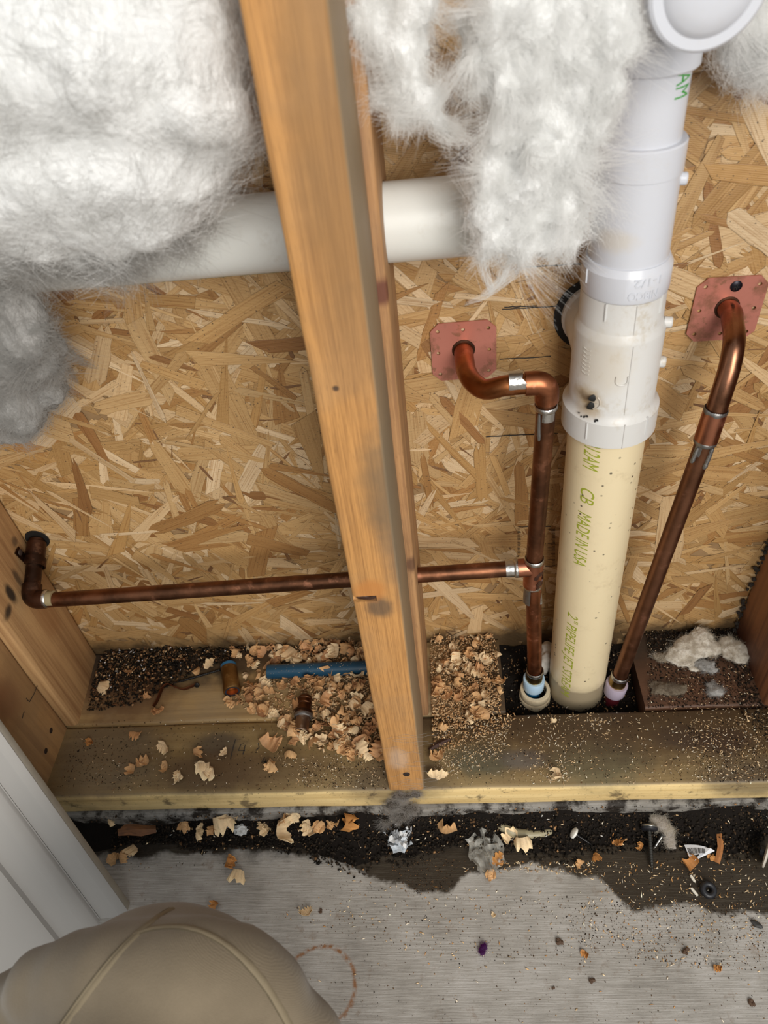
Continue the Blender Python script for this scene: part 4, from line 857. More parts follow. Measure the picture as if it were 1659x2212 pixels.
M_EDGE = m_plain('beige_board_edge', (.40, .365, .30), .6, var=.3, scale=60)  # slanted edge slightly darker and browner than the moulded faces
k_ = .62; pz = lambda L: [(a*k_, b*k_) for a, b in L]
pan(pz([(0, -.012), (.0002, -.0085), (.0075, -.0012), (.0078, -.012)]), 'beveled_edge', tp)['label'] = 'greyish beige slanted edge'
tp.children[0].data.materials[0] = M_EDGE
pan(pz([(.0076, -.020), (.0076, -.0013), (.0084, -.0002), (.0222, .0006), (.0236, -.0004), (.052, -.0175), (.053, -.025)]), 'corner_rib', tp)
pan(pz([(.0526, -.030), (.0526, -.0177), (.0545, -.0175), (.0575, -.0120), (.060, -.0110), (.078, -.0100), (.080, -.0112), (.118, -.0315), (.121, -.0315), (.126, -.0230), (.145, -.0220), (.185, -.040), (.40, -.055), (.40, -.062)]), 'ribbed_field', tp, 0, .34)
# ================================================================== PERSON (one knee in khaki trousers)
KN = at(352, 2228, D=.50)
tpn = thing('person', 'crouching person in khaki work trousers, one bent knee toward the wall', 'person', (KN.x, KN.y, 0))
mb = MB(); lp = [Vector((KN.x+.13, KN.y-.50, .38)), Vector((KN.x+.10, KN.y-.36, .37)), Vector((KN.x+.06, KN.y-.20, KN.z+.005)), Vector((KN.x+.025, KN.y-.085, KN.z+.012)), KN+Vector((0, .0, .0)), KN+Vector((-.012, .008, -.05)), KN+Vector((-.022, -.005, -.12)), Vector((KN.x-.028, KN.y-.03, .16)), Vector((KN.x-.03, KN.y-.05, .09)), Vector((KN.x-.03, KN.y-.055, .055))]
rr = [.108, .108, .104, .096, .078, .073, .068, .062, .056, .052]
for a, b, ra, rb in zip(lp[:-1], lp[1:], rr[:-1], rr[1:]):
    for k in range(5):
        q = k/5; c = a.lerp(b, q)-Vector((KN.x, KN.y, 0)); r = ra+(rb-ra)*q; mb.lump(c, (r*1.06, r, r*.98), 3, 0)
for (x, y, D_, r_) in ((330, 2115, .47, 122), (420, 2112, .465, 124), (510, 2122, .47, 114), (565, 2158, .475, 108), (240, 2112, .475, 112), (165, 2108, .485, 92), (95, 2130, .50, 88), (25, 2178, .52, 86), (-40, 2240, .53, 86), (640, 2270, .48, 112)):   # cloth drawn over the kneecap, slack beside the calf
    mb.lump(at(x, y, D=D_)-Vector((KN.x, KN.y, 0)), r_*D_/F, 3, 0)
fb_ = lp[-1]-Vector((KN.x, KN.y, 0))
meL = remesh(mb, .0075, 6); meL.materials.clear(); meL.materials.append(m_fabric())
def folds(c):
    d = .0022*noise.noise(Vector((c.x*9+c.z*6, c.y*16, c.z*22)))+.0016*(.5-abs(noise.noise(Vector((c.x*22, c.y*14+c.x*9, c.z*30)))))
    return d
displace(meL, folds); meL.polygons.foreach_set('use_smooth', [True]*len(meL.polygons)); meL.name = 'trouser_leg'
leg = bpy.data.objects.new('trouser_leg', meL); COL.objects.link(leg); leg.parent = tpn
mb = MB()
for (x, y, z, r) in ((0, -.02, .045, (.05, .055, .045)), (0, .03, .04, (.046, .05, .036)), (0, .075, .034, (.044, .05, .03)), (0, .115, .028, (.04, .04, .025)), (0, -.055, .04, (.044, .04, .038))): mb.lump((fb_.x+x, fb_.y+y-.015, z), r, 3, 0)
meB = remesh(mb, .006, 3); meB.materials.clear(); meB.materials.append(m_plain('boot_leather', (.10, .06, .035), .6)); meB.polygons.foreach_set('use_smooth', [True]*len(meB.polygons)); meB.name = 'boot'
for v in meB.vertices: v.co.z = max(v.co.z, .0006)
bt = bpy.data.objects.new('boot', meB); COL.objects.link(bt); bt.parent = tpn
from mathutils.bvhtree import BVHTree
bmL = bmesh.new(); bmL.from_mesh(meL); bvh = BVHTree.FromBMesh(bmL); bmL.free()
def on_leg(px, py):
    o = Vector(CAM)-Vector((KN.x, KN.y, 0)); h = bvh.ray_cast(o, Vector(ray(px, py)).normalized())
    return (h[0], h[1]) if h[0] is not None else None
M_STITCH = m_plain('seam_thread', (.10, .078, .045), .9); M_SEAMF = m_plain('seam_cloth', (.20, .158, .098), .85, scale=500)
def local_obj(mb, name, mat, parent, **k):
    o = bpy.data.objects.new(name, mb.mesh(name, mat, k.get('smooth', 40))); COL.objects.link(o); o.parent = parent; return o
def seam_(pix, w=.0022):
    S = spline([(x, y, 0) for x, y in pix], 6); H = [on_leg(p.x, p.y) for p in S]; H = [h for h in H if h]
    if len(H) < 3: return
    g, th = [], []
    for i, (p, n) in enumerate(H):
        d = (H[min(i+1, len(H)-1)][0]-H[max(0, i-1)][0]).normalized(); s_ = d.cross(n).normalized()
        g.append([p-s_*w-n*.0002, p-s_*w*.5+n*.0004, p+s_*w*.3+n*.0006, p+s_*w-n*.0003]); th.append(p+s_*(w*1.05)-n*.0001)
    local_obj(MB().sheet(g, .0006), 'seam', M_SEAMF, leg, smooth=60); local_obj(MB().tube(th, .0005, 6), 'seam_thread', M_STITCH, leg)
seam_([(372, 1962), (335, 1985), (270, 2045), (200, 2130), (150, 2200), (120, 2245)]); seam_([(345, 1975), (300, 2010), (240, 2070), (170, 2160), (110, 2245)], .0012)
seam_([(288, 2018), (335, 2004), (400, 2003), (460, 2023), (520, 2066), (575, 2130), (620, 2205), (640, 2245)])
# ================================================================== SHAVINGS, DIRT AND LITTER
M_SHAV = m_attr('wood_shaving', .68, .45, .12); M_SOIL = m_attr('soil_and_dust', .82, 0, spec=.15); M_SOIL.name = 'soil_grains'
TONES = {'pale': (.88, .66, .40), 'tan': (.70, .42, .195), 'pink': (.62, .34, .155), 'dark': (.40, .20, .085), 'amber': (.55, .25, .07)}
def shaving_mesh(seed, tone, nu=15, nv=6):
    """a curl off a drill or plane: leaves of a cone on one another, ribbed and frayed along one side"""
    r = random.Random(seed); base = TONES[tone]; G_, C_ = [], []
    n_leaf = r.choice([1, 2, 2, 3]); yaw0 = r.uniform(-.2, .2)
    for L_ in range(n_leaf):
        arc = r.uniform(1.0, 2.2) if r.random() < .6 else r.uniform(2.2, 3.8); R = r.uniform(.8, 1.1)/arc*2.0; Wd = r.uniform(.7, 1.25); cone = r.uniform(-.55, .6); tw = r.uniform(-.5, .5); lobes = r.uniform(2, 5); phs = r.uniform(0, 6)
        M_ = Matrix.Rotation(yaw0+L_*r.uniform(.35, .8), 3, 'Z') @ Matrix.Rotation(r.uniform(-.5, .5)*(L_ > 0), 3, 'X'); off = Vector((r.uniform(-.35, .35), r.uniform(-.3, .3), r.uniform(0, .25)))*(L_ > 0); k_ = 1 if L_ == 0 else r.uniform(.5, .85); g, col = [], []
        for i in range(nu):
            t = i/(nu-1); a = (t-.5)*arc; taper = min(1, 1.1*math.sin(math.pi*(.08+.84*t))+.2); rag = 1+.30*math.sin(lobes*6.28*t+phs)+r.uniform(-.30, .22); row = []
            for j in range(nv):
                v = j/(nv-1); wv_ = (v-.35)*Wd*taper*(rag if v > .7 else 1+r.uniform(-.03, .03)); rr_ = R*(1+cone*(v-.5))*(1+.12*math.sin(5*t+seed))+.035*math.sin(i*2.1+phs)*v
                row.append(off+(M_ @ Vector((rr_*math.sin(a), wv_+tw*.2*a, R*.9-rr_*math.cos(a)+.12*math.sin(lobes*5*t+phs)*v)))*k_)
                k = (.70+.38*v)*r.uniform(.90, 1.08)*(.92+.16*(i % 2)); col.append(tuple(min(.95, c*k) for c in base))
            g.append(row)
        G_.append(g); C_.append(col)
    pts = [p for g in G_ for row in g for p in row]; c = sum(pts, Vector())/len(pts); s = 1/max(max((p-c).length for p in pts)*2, .01); mb = MB()
    for g, col in zip(G_, C_): mb.sheet([[(p-c)*s for p in row] for row in g], .018, col)
    return mb.mesh('wood_shaving', M_SHAV, 50)
SH = {t: [shaving_mesh(97*k+13*i, t) for i in range(9)] for k, t in enumerate(TONES)}
_tally = [0]
def put_shaving(px, py, zplane, size, tone, label, group, lift=0.0, flat=False, P=None, yaw=None):
    me = random.choice(SH[tone]); P = P if P is not None else at(px, py, Z=zplane)
    if -.004 < P.x < .049 and P.y > -.006: return None
    o = bpy.data.objects.new('wood_shaving', me); COL.objects.link(o)
    tilt = random.gauss(0, .25) if flat else random.uniform(-1.0, 1.0)
    q = Quaternion((0, 0, 1), random.uniform(0, 6.28) if yaw is None else yaw) @ Quaternion((1, 0, 0), tilt) @ Quaternion((0, 1, 0), random.uniform(-.7, .7)*(.4 if flat else 1)) @ (Quaternion((1, 0, 0), math.pi) if random.random() < .35 else Quaternion())
    Mx = q.to_matrix(); zmin = min((Mx @ v.co).z for v in me.vertices)*size
    o.rotation_mode = 'QUATERNION'; o.rotation_quaternion = q; o.scale = (size,)*3; o.location = (P.x, P.y, zplane+.0006+lift-zmin); _tally[0] += 1
    return tag(o, label, 'wood shaving', group)
def clear(P, r):   # keep loose pieces out of pipes, studs, kerb holes
    if -.004-r < P.x < .049+r and P.y > -.006: return False
    if HX0-.004 < P.x < HX1+.002 and P.y > D1-.002: return False
    if P.x < XL2+.010 and P.y > 0: return False
    if P.x > XR-.004 and P.y > D1: return False
    if P.x < -.30-.2*max(0, P.z) and P.y < .012: return False
    return True
# single shavings one can name by where they lie
on_plate = [(343, 1541, 26, 'pink', 'pinkish fan-shaped shaving on the joint of the left plates'), (295, 1590, 27, 'pink', 'ribbed pinkish shaving on the left plate under a black speck'), (195, 1607, 20, 'amber', 'small amber curl at the left end of the front plate'), (355, 1620, 30, 'pale', 'round pale shaving on the front plate left of a dark stain'),
    (312, 1648, 32, 'tan', 'cupped tan shaving with pale rim on the front plate'), (283, 1666, 26, 'tan', 'split tan curl just left of the cupped shaving'), (356, 1661, 22, 'tan', 'small tan shaving right of the cupped shaving'), (387, 1681, 28, 'pale', 'pale tufted shaving near the edge of the left plate'), (450, 1673, 46, 'pale', 'broad ragged pale shaving near the edge of the left plate'),
    (430, 1632, 26, 'tan', 'tan shaving beside the dark ring stain on the left plate'), (485, 1629, 20, 'pale', 'small shaving beside the pencilled number'), (590, 1611, 48, 'pink', 'large flat pink brown fan below the copper nipple'), (587, 1662, 34, 'tan', 'double tan curl at the middle of the front plate'), (628, 1635, 24, 'tan', 'tan shaving below the shaving heap on the left plate'),
    (226, 1490, 28, 'pale', 'cream shaving lying in the dark mulch at the left'), (284, 1453, 24, 'pink', 'orange pink shaving on the dark mulch'), (318, 1509, 20, 'pink', 'small brown shaving at the front of the mulch'), (455, 1439, 24, 'pale', 'cream shaving above the black screw'), (427, 1454, 24, 'tan', 'tan shaving at the point of the black screw'), (500, 1523, 30, 'tan', 'tan shaving pair below the brass coupling'), (517, 1518, 24, 'pink', 'curl just right of the shaving pair below the brass coupling'),
    (945, 1680, 40, 'pale', 'pale ragged shaving at the right foot of the center stud'), (944, 1637, 34, 'tan', 'long tan shaving right of the center stud below the dark slot'), (923, 1610, 26, 'pale', 'cream curl touching the center stud on its right'), (1203, 1676, 30, 'pale', 'cream shaving cluster in the middle of the right plate'), (1610, 1553, 26, 'pale', 'square pale shaving near the right end of the plates'),
    (1048, 1508, 30, 'pale', 'brightest white shaving at the right of the right heap'), (1013, 1556, 36, 'pale', 'broad cream shaving at the front of the right heap'), (943, 1490, 42, 'tan', 'square tan flake in the right heap beside the stud'), (1195, 1560, 14, 'pale', 'small cream flake behind the middle of the right plate'),
    (622, 1420, 44, 'pale', 'long straight pale splinter leaning on the blue tube'), (721, 1424, 34, 'pale', 'bright cream shaving on top of the blue tube end'), (655, 1597, 32, 'pale', 'cream shaving at the mouth of the copper nipple'), (690, 1604, 34, 'pale', 'cream curl right of the copper nipple mouth'), (735, 1585, 44, 'pale', 'largest cream curl of the left heap'), (778, 1618, 40, 'pale', 'cream ribbed shavings left of the stud foot')]
for (px, py, w, tn, lb) in on_plate:
    P = at(px, py, Z=ZP); put_shaving(px, py, ZP, w*((np.array(P)-CAM)@CF)/F*1.25, tn, lb, 'single shavings on the bottom plates', flat=True, lift=.010 if 'on top of' in lb else 0)
zc_ = .006
def bank(x): return max(.06, .55+.75*noise.fractal(Vector((x*9+4, 0, 0)), 1, 2, 3)+.35*math.exp(-((x-.03)/.09)**2)+.3*math.exp(-((x-.3)/.08)**2))
def bank_z(x, y):
    b = bank(x); t = min(1, max(0, (-.0035-y)/(.040*b+.004))); return .024*b*(1-t)**1.4+.002*(1-t)
on_floor = [(247, 1775, 32, 'pale', 'crumpled white shaving against the kerb at the far left'), (402, 1790, 26, 'tan', 'upright tan curl at the left of the floor row'), (436, 1802, 34, 'pale', 'round cream curl left of the big floor cluster'), (466, 1797, 30, 'tan', 'tan curl in the middle of the big floor cluster'), (488, 1788, 48, 'pale', 'largest cream shaving of the floor row'), (514, 1765, 26, 'pale', 'small cream shaving by the white foam pellet'),
    (573, 1792, 34, 'pale', 'cupped cream shaving right of the foam pellet'), (615, 1776, 34, 'tan', 'tan shaving standing in the second floor cluster'), (636, 1768, 42, 'pale', 'tall cream shaving of the second floor cluster'), (620, 1806, 48, 'pale', 'flat frayed shaving in front of the second cluster'), (666, 1793, 28, 'pale', 'split cream shaving right of the second cluster'), (691, 1788, 26, 'tan', 'small tan curl left of the oval shaving'), (718, 1784, 34, 'tan', 'smooth oval tan shaving on the floor'), (757, 1787, 36, 'amber', 'thin amber sliver at the right of the floor row'),
    (515, 1898, 36, 'pale', 'lone cream shaving on the bare grey concrete'), (500, 1866, 28, 'amber', 'thin brown wisp behind the lone cream shaving'), (248, 1856, 26, 'tan', 'tan shaving beside the white panel'), (271, 1855, 22, 'tan', 'small tan chip right of the shaving by the panel'), (286, 1843, 26, 'pale', 'white splinter in the dirt by the panel'), (966, 1795, 36, 'tan', 'large glossy tan shaving right of the plastic wrapper'),
    (1100, 1812, 34, 'pale', 'cream curl at the left of the yellow glue bead'), (1128, 1828, 36, 'pale', 'frayed cream shaving below the glue bead'), (1076, 1864, 30, 'amber', 'amber and cream curl below the clear plastic'), (1060, 1891, 22, 'tan', 'pair of tan flakes on the wet edge'), (1250, 1868, 24, 'tan', 'tan flake in the middle of the wet concrete'), (1289, 1854, 24, 'amber', 'orange frayed chip on the wet concrete'), (1332, 1820, 30, 'amber', 'upright orange chip left of the hex screw'), (1490, 1866, 30, 'amber', 'orange and cream curl left of the barcode label'), (1538, 1854, 17, 'amber', 'orange chip under the barcode label'),
    (463, 1958, 18, 'amber', 'small brown crumb in front of the knee'), (662, 1973, 26, 'pale', 'cream wisp on the grey concrete right of the knee'), (1066, 1978, 12, 'pale', 'tiny cream flake on the pale concrete'), (1262, 2061, 18, 'amber', 'tiny orange chip on the pale concrete'), (1549, 2093, 18, 'amber', 'orange flake on the pale concrete near the right edge'), (1382, 1830, 18, 'amber', 'short orange chip beside the hex screw tip')]
for (px, py, w, tn, lb) in on_floor:
    z = 0
    for _ in range(4): P = at(px, py, Z=z); z = bank_z(P.x, P.y)
    put_shaving(px, py, z, w*((np.array(P)-CAM)@CF)/F*1.4, tn, lb, 'single shavings on the concrete', flat=py > 1850)
# the two heaps
heapL = [(600, 1395), (790, 1375), (845, 1640), (800, 1640), (700, 1625), (640, 1600), (590, 1550), (540, 1540), (500, 1500), (560, 1480), (590, 1440)]
heapR = [(905, 1388), (1060, 1375), (1100, 1410), (1085, 1500), (1060, 1545), (1000, 1570), (930, 1585), (915, 1520)]
def heap_h(P, side): return (.010 if side else .007)*max(0, 1-abs(P.x-(.065 if side else -.045))/.11)*min(1, max(0, (P.y-.02)/.12))
TN = {'tan': 'tan', 'pink': 'pinkish brown', 'pale': 'pale cream', 'dark': 'dark brown'}
def zone(P, side):
    if not side:
        if P.y > .168: return 'between the blue tube and the sheathing'
        if P.y > .150 and P.x > -.158: return 'lying against the blue tube'
        if P.y > .118: return 'just in front of the blue tube' if P.x > -.10 else 'between the brass coupling and the copper nipple'
        if P.x < -.115: return 'left of the copper nipple'
        if P.x < -.075: return 'close around the copper nipple'
        return 'right of the copper nipple by the stud foot' if P.y < .085 else 'between the copper nipple and the center stud'
    if P.y > .165: return 'in the back of the right heap by the sheathing'
    if P.y < .085: return 'along the front of the right heap'
    return 'in the right heap beside the rear center stud' if P.x < .075 else 'at the right side of the right heap by the pipe opening'
for poly, n, side in ((heapL, 128, 0), ([(640, 1395), (785, 1380), (835, 1630), (740, 1625), (660, 1500)], 44, 0), (heapR, 76, 1)):
    for (x, y) in sample_poly(poly, n):
        P = at(x, y, Z=ZP)
        if not clear(P, .004): continue
        k = random.random(); tn = 'tan' if k < .45 else 'pink' if k < .68 else 'pale' if k < .94 else 'dark'; z_ = zone(P, side)
        put_shaving(x, y, ZP, random.uniform(.013, .024)*(.85 if side else 1), tn, TN[tn]+' curled shaving '+z_, 'shavings '+z_, lift=heap_h(P, side)*random.random())
for (x, y) in sample_poly([(470, 1390), (600, 1385), (600, 1420), (560, 1500), (520, 1490), (530, 1440), (480, 1430)], 20):
    tn = random.choice(['tan', 'pink', 'pale']); put_shaving(x, y, ZP, random.uniform(.012, .02), tn, TN[tn]+' shaving scattered around the brass coupling', 'shavings around the brass coupling')

# ---- uncountable stuff: vectorised grains and slivers
OV = np.array([(1, 0, 0), (-1, 0, 0), (0, 1, 0), (0, -1, 0), (0, 0, 1), (0, 0, -1)], 'f'); OF = np.array([(0, 2, 4), (2, 1, 4), (1, 3, 4), (3, 0, 4), (2, 0, 5), (1, 2, 5), (3, 1, 5), (0, 3, 5)], 'i')
def grains(name, P, dims, cols, mat, parent=None, label=None, flat=.3, seed=0, curve=0.0):
    """P (n,3) centres, dims (n,3) half sizes, cols (n,3): one octahedral grain or sliver each"""
    g = np.random.default_rng(seed); n = len(P); yaw = g.uniform(0, 6.283, n); pit = g.normal(0, flat, n)
    c, s = np.cos(yaw), np.sin(yaw); cp_, sp_ = np.cos(pit), np.sin(pit)
    Rm = np.stack([np.stack([c*cp_, -s, -c*sp_], 1), np.stack([s*cp_, c, -s*sp_], 1), np.stack([sp_, np.zeros(n), cp_], 1)], 1)
    V = OV[None]*dims[:, None, :]*g.uniform(.7, 1.2, (n, 6, 1)); V[:, 2:4, 0] += (g.uniform(-.6, .6, (n, 1)))*dims[:, None, 0]; V[:, 0:2, 1] += curve*dims[:, None, 0]*g.normal(0, .5, (n, 1))
    V = np.einsum('nij,nkj->nki', Rm, V)+P[:, None, :]; Fc = OF[None]+6*np.arange(n)[:, None, None]
    me = bpy.data.meshes.new(name); me.vertices.add(n*6); me.vertices.foreach_set('co', V.reshape(-1).astype('f')); me.loops.add(n*24); me.loops.foreach_set('vertex_index', Fc.reshape(-1).astype('i')); me.polygons.add(n*8); me.polygons.foreach_set('loop_start', np.arange(0, n*24, 3).astype('i')); me.update(calc_edges=True)
    ca = me.color_attributes.new('col', 'FLOAT_COLOR', 'POINT'); C4 = np.ones((n, 6, 4), 'f'); C4[:, :, :3] = cols[:, None, :]; ca.data.foreach_set('color', C4.ravel()); me.materials.append(mat)
    o = bpy.data.objects.new(name, me); COL.objects.link(o); o.parent = parent; return tag(o, label, 'debris' if parent is None else None, None, 'stuff')
def region(polys, Z, avoid=True):
    """[(polygon in photo pixels, count)] -> points on the level Z"""
    out = []
    for poly, n in polys:
        for (x, y) in sample_poly(poly, n):
            P = at(x, y, Z=Z)
            if not avoid or clear(P, .0): out.append(tuple(P))
    return np.array(out)
def dims(n, a, b, th, g, wide=1.0): L = g.uniform(a, b, n)*g.uniform(.4, 1, n); return np.stack([L, np.minimum(L*.6, g.uniform(th*.7, th*1.6, n)*wide), g.uniform(th*.4, th, n)], 1)
def pal(n, cs, g, v=.25): c = np.array(cs)[g.integers(0, len(cs), n)]; return np.clip(c*g.uniform(1-v, 1+v, (n, 1)), 0, .95)
G = np.random.default_rng(99)
CREAM = [(.80, .62, .40), (.72, .52, .30), (.62, .42, .22), (.86, .76, .6)]; BROWN = [(.20, .11, .05), (.12, .065, .03), (.30, .17, .08), (.07, .042, .022)]; BLACK = [(.014, .011, .008), (.022, .016, .011), (.035, .024, .015), (.01, .008, .006)]
# heaps: the small broken shavings under and between the big ones
def small_shavings(name, polys, label, a=.0025, b=.008):
    P = region(polys, ZP); n = len(P)
    if name.endswith('heap_left'): P[:, 2] += .0012+np.array([heap_h(Vector(p), 0)*random.random() for p in P])
    else: P[:, 2] += .0012+np.array([heap_h(Vector(p), 1)*random.random() for p in P])
    D = np.stack([G.uniform(a*.5, b*.5, n), G.uniform(a*.3, b*.26, n), G.uniform(.0002, .0005, n)], 1)
    return grains(name, P, D, pal(n, [(.60, .38, .19), (.52, .32, .16), (.70, .5, .29), (.40, .23, .105)], G), M_SOIL, None, label, .55, 3, .35)
small_shavings('shaving_crumbs_heap_left', [(heapL, 1500), ([(640, 1395), (785, 1380), (830, 1600), (720, 1600), (650, 1480)], 900)], 'broken bits of tan shavings filling the heap left of the center stud')
small_shavings('shaving_crumbs_heap_right', [(heapR, 3000), ([(915, 1500), (1080, 1480), (1120, 1560), (980, 1620), (920, 1640)], 700)], 'broken bits of tan shavings filling the heap right of the center stud', .002, .006)
# sawdust slivers on the plates
pl_right = [(920, 1560), (1659, 1520), (1659, 1690), (920, 1695)]; pl_left = [(150, 1560), (830, 1545), (840, 1700), (120, 1715)]
P = region([(pl_right, 800), ([(920, 1540), (1110, 1550), (1080, 1640), (930, 1690)], 750), ([(1150, 1545), (1290, 1540), (1250, 1690), (1130, 1690)], 220), ([(1180, 1640), (1230, 1640), (1230, 1690), (1180, 1690)], 90), ([(1270, 1550), (1320, 1550), (1320, 1600), (1290, 1600)], 70), (pl_left, 230), ([(600, 1640), (840, 1620), (845, 1705), (640, 1700)], 260), ([(1450, 1560), (1659, 1540), (1659, 1690), (1500, 1690)], 420)], ZP); P[:, 2] += .0006
n = len(P); plate_dust = grains('plate_sawdust', P, dims(n, .0005, .0040, .00032, G, 1.2), pal(n, CREAM, G), M_SOIL, None, 'cream sawdust slivers and dark grit sprinkled over the front plate', .35, 5, .3)
P = region([(pl_right, 700), (pl_left, 900), ([(130, 1600), (300, 1590), (330, 1700), (110, 1715)], 450), ([(1480, 1560), (1659, 1550), (1659, 1690), (1520, 1690)], 900), ([(640, 1650), (840, 1640), (845, 1705), (660, 1705)], 350)], ZP); P[:, 2] += .0005
n = len(P); grains('dirt_grains', P, dims(n, .0004, .0016, .0005, G, 1.5), pal(n, BROWN+BLACK, G), M_SOIL, plate_dust, None, .4, 6)
# mulch on the rear left plate
mul = [(205, 1412), (560, 1398), (500, 1425), (430, 1450), (340, 1500), (300, 1520), (190, 1540)]; mul2 = [(205, 1412), (420, 1402), (380, 1440), (300, 1470), (200, 1500)]
P = region([(mul, 1700), (mul2, 1900)], ZP); hgt = np.array([max(0, 1-abs(p[0]+.29)/.2)*max(0, (p[1]-.11)/.08) for p in P]); P[:, 2] += .001+.009*hgt*G.random(len(P))
n = len(P); mulch = grains('dark_mulch', P, dims(n, .0012, .0050, .0012, G, 2.2), pal(n, BROWN[1:]+BLACK*2+[(.14, .065, .03)], G), M_SOIL, None, 'dark crumbly mulch of wood bits on the rear left plate', .6, 7)
P = region([(mul, 110), (mul2, 120)], ZP); P[:, 2] += .0025+.008*np.array([max(0, 1-abs(p[0]+.29)/.2)*max(0, (p[1]-.11)/.08) for p in P])
n = len(P); grains('pale_specks', P, dims(n, .0008, .0034, .0006, G, 1.5), pal(n, CREAM[1:3]+[(.8, .78, .78), (.35, .18, .08), (.42, .25, .12)], G), M_SOIL, mulch, None, .5, 8)
# wet rear right plate
rrp = [(1395, 1365), (1605, 1350), (1640, 1520), (1400, 1530)]
P = region([(rrp, 1900), ([(1395, 1365), (1605, 1350), (1610, 1400), (1400, 1420)], 1800), ([(1580, 1360), (1659, 1500), (1659, 1600), (1600, 1540)], 500)], ZP); P[:, 2] += .0008+.004*G.random(len(P))*np.clip((P[:, 1]-.14)/.05, 0, 1)
n = len(P); wet_dirt = grains('wet_dirt', P, dims(n, .0006, .0024, .0011, G, 1.6), pal(n, BLACK+BLACK+[(.06, .03, .015)], G), M_SOIL, None, 'wet black dirt on the rear right plate', .5, 9)
P = region([(rrp, 420)], ZP); P[:, 2] += .003; n = len(P); grains('pale_specks', P, dims(n, .0006, .0024, .00035, G, 1.3), pal(n, CREAM, G), M_SOIL, wet_dirt, None, .4, 10, .3)
# soil in the pipe opening
so = MB(); nxs, nys = 40, 26; vs = []
for j in range(nys+1):
    for i in range(nxs+1):
        x = HX0+.0008+(HX1-HX0-.0016)*i/nxs; y = D1+.001+(D2-D1-.002)*j/nys; vs.append((x, y, ZC+.006+.012*(j/nys)+.008*max(0, 1-i/nxs*3)*(j/nys)+.004*noise.noise(Vector((x*90, y*90, 1)))))
so.add(vs, [(j*(nxs+1)+i, j*(nxs+1)+i+1, (j+1)*(nxs+1)+i+1, (j+1)*(nxs+1)+i) for j in range(nys) for i in range(nxs)])
M_BLKS = m_plain('black_soil', (.011, .008, .006), .85, var=.4, scale=180, bump=1.0, spec=.12)
soil = tag(so.obj('pipe_hole_soil', M_BLKS), 'black soil filling the gap where the pipes come up', 'soil', kind='stuff')
def soilz(x, y): return ZC+.010+.012*(y-D1)/(D2-D1)
px_ = G.uniform(HX0+.003, HX1-.003, 1500); py_ = G.uniform(D1+.003, D2-.003, 1500); P = np.stack([px_, py_, soilz(px_, py_)+G.uniform(-.001, .002, 1500)], 1); n = len(P)
grains('soil_crumbs', P, dims(n, .0008, .003, .0013, G, 1.6), pal(n, BLACK+BLACK+BROWN, G), M_SOIL, soil, None, .6, 11)
P = P[G.choice(n, 130)]+np.array((0, 0, .002)); grains('sawdust_crumbs', P, dims(130, .001, .003, .0004, G, 1.5), pal(130, CREAM, G), M_SOIL, soil, None, .5, 12, .3)
# black dirt banked against the kerb
bk = MB(); nxs = 220; vs = []; X0, X1 = -.50, .60; NPR = 8
for i in range(nxs+1):
    x = X0+(X1-X0)*i/nxs; b = bank(x)
    for k in range(NPR):
        t = k/(NPR-1); y = -.0035-.040*b*t-.004*t; z = .024*b*(1-t)**1.4+.002*(1-t)+(.0035*noise.noise(Vector((x*120, t*6, 2)))+.002*noise.noise(Vector((x*300, t*14, 5))))*(1-t*.7); vs.append((x, y, max(z, -.0006)))
bk.add(vs, [(i*NPR+k, i*NPR+k+1, (i+1)*NPR+k+1, (i+1)*NPR+k) for i in range(nxs) for k in range(NPR-1)])
dirt = tag(bk.obj('banked_dirt', M_BLKS, fix=False), 'black dirt banked along the foot of the concrete kerb', 'soil', kind='stuff')
xs = G.uniform(-.33, .46, 5200); ts_ = G.random(5200)**1.3; bb = np.array([bank(x) for x in xs]); P = np.stack([xs, -.004-.052*np.maximum(bb, .35)*ts_-.002, np.maximum(.0008, .022*bb*(1-ts_)**1.4+.001)], 1); n = len(P)
grains('dirt_crumbs', P, dims(n, .0008, .0040, .0014, G, 2.0), pal(n, BLACK*9+BROWN[1:], G), M_SOIL, dirt, None, .6, 13)
sel = G.choice(n, 170); grains('pale_specks', P[sel]+np.array((0, -.001, .0012)), dims(170, .0006, .0034, .0005, G, 1.5), pal(170, CREAM+[(.7, .68, .64)], G), M_SOIL, dirt, None, .5, 14, .3)
xs = G.uniform(-.36, .44, 900); P = np.stack([xs, G.uniform(-.0055, -.0042, 900), G.uniform(.004, ZC, 900)], 1); grains('clinging_dirt', P, dims(900, .0006, .0026, .0009, G, 1.6), pal(900, BLACK+BROWN, G), M_SOIL, dirt, None, .6, 15)
# litter of slivers and grit on the concrete
wetp = [(1000, 1790), (1659, 1770), (1659, 1960), (1350, 1960), (1250, 1880), (1000, 1890)]; dryp = [(750, 1900), (1659, 1960), (1659, 2100), (900, 2060), (600, 1980)]; leftp = [(230, 1800), (800, 1800), (900, 1850), (600, 1860), (260, 1880)]
P = region([(wetp, 480), (leftp, 200), (dryp, 260), ([(1050, 1800), (1300, 1810), (1280, 1890), (1080, 1880)], 380), ([(600, 1960), (1659, 2000), (1659, 2212), (700, 2212)], 70), ([(1250, 1860), (1659, 1880), (1659, 2040), (1250, 2020)], 160)], .0006, False)
P = P[P[:, 1] < -.05]; n = len(P); floor_dust = grains('floor_sawdust', P, dims(n, .0005, .0042, .0004, G, 1.3), pal(n, CREAM+[(.55, .28, .1)], G), M_SOIL, None, 'cream slivers, sawdust and dark grit scattered on the concrete floor', .3, 16, .3)
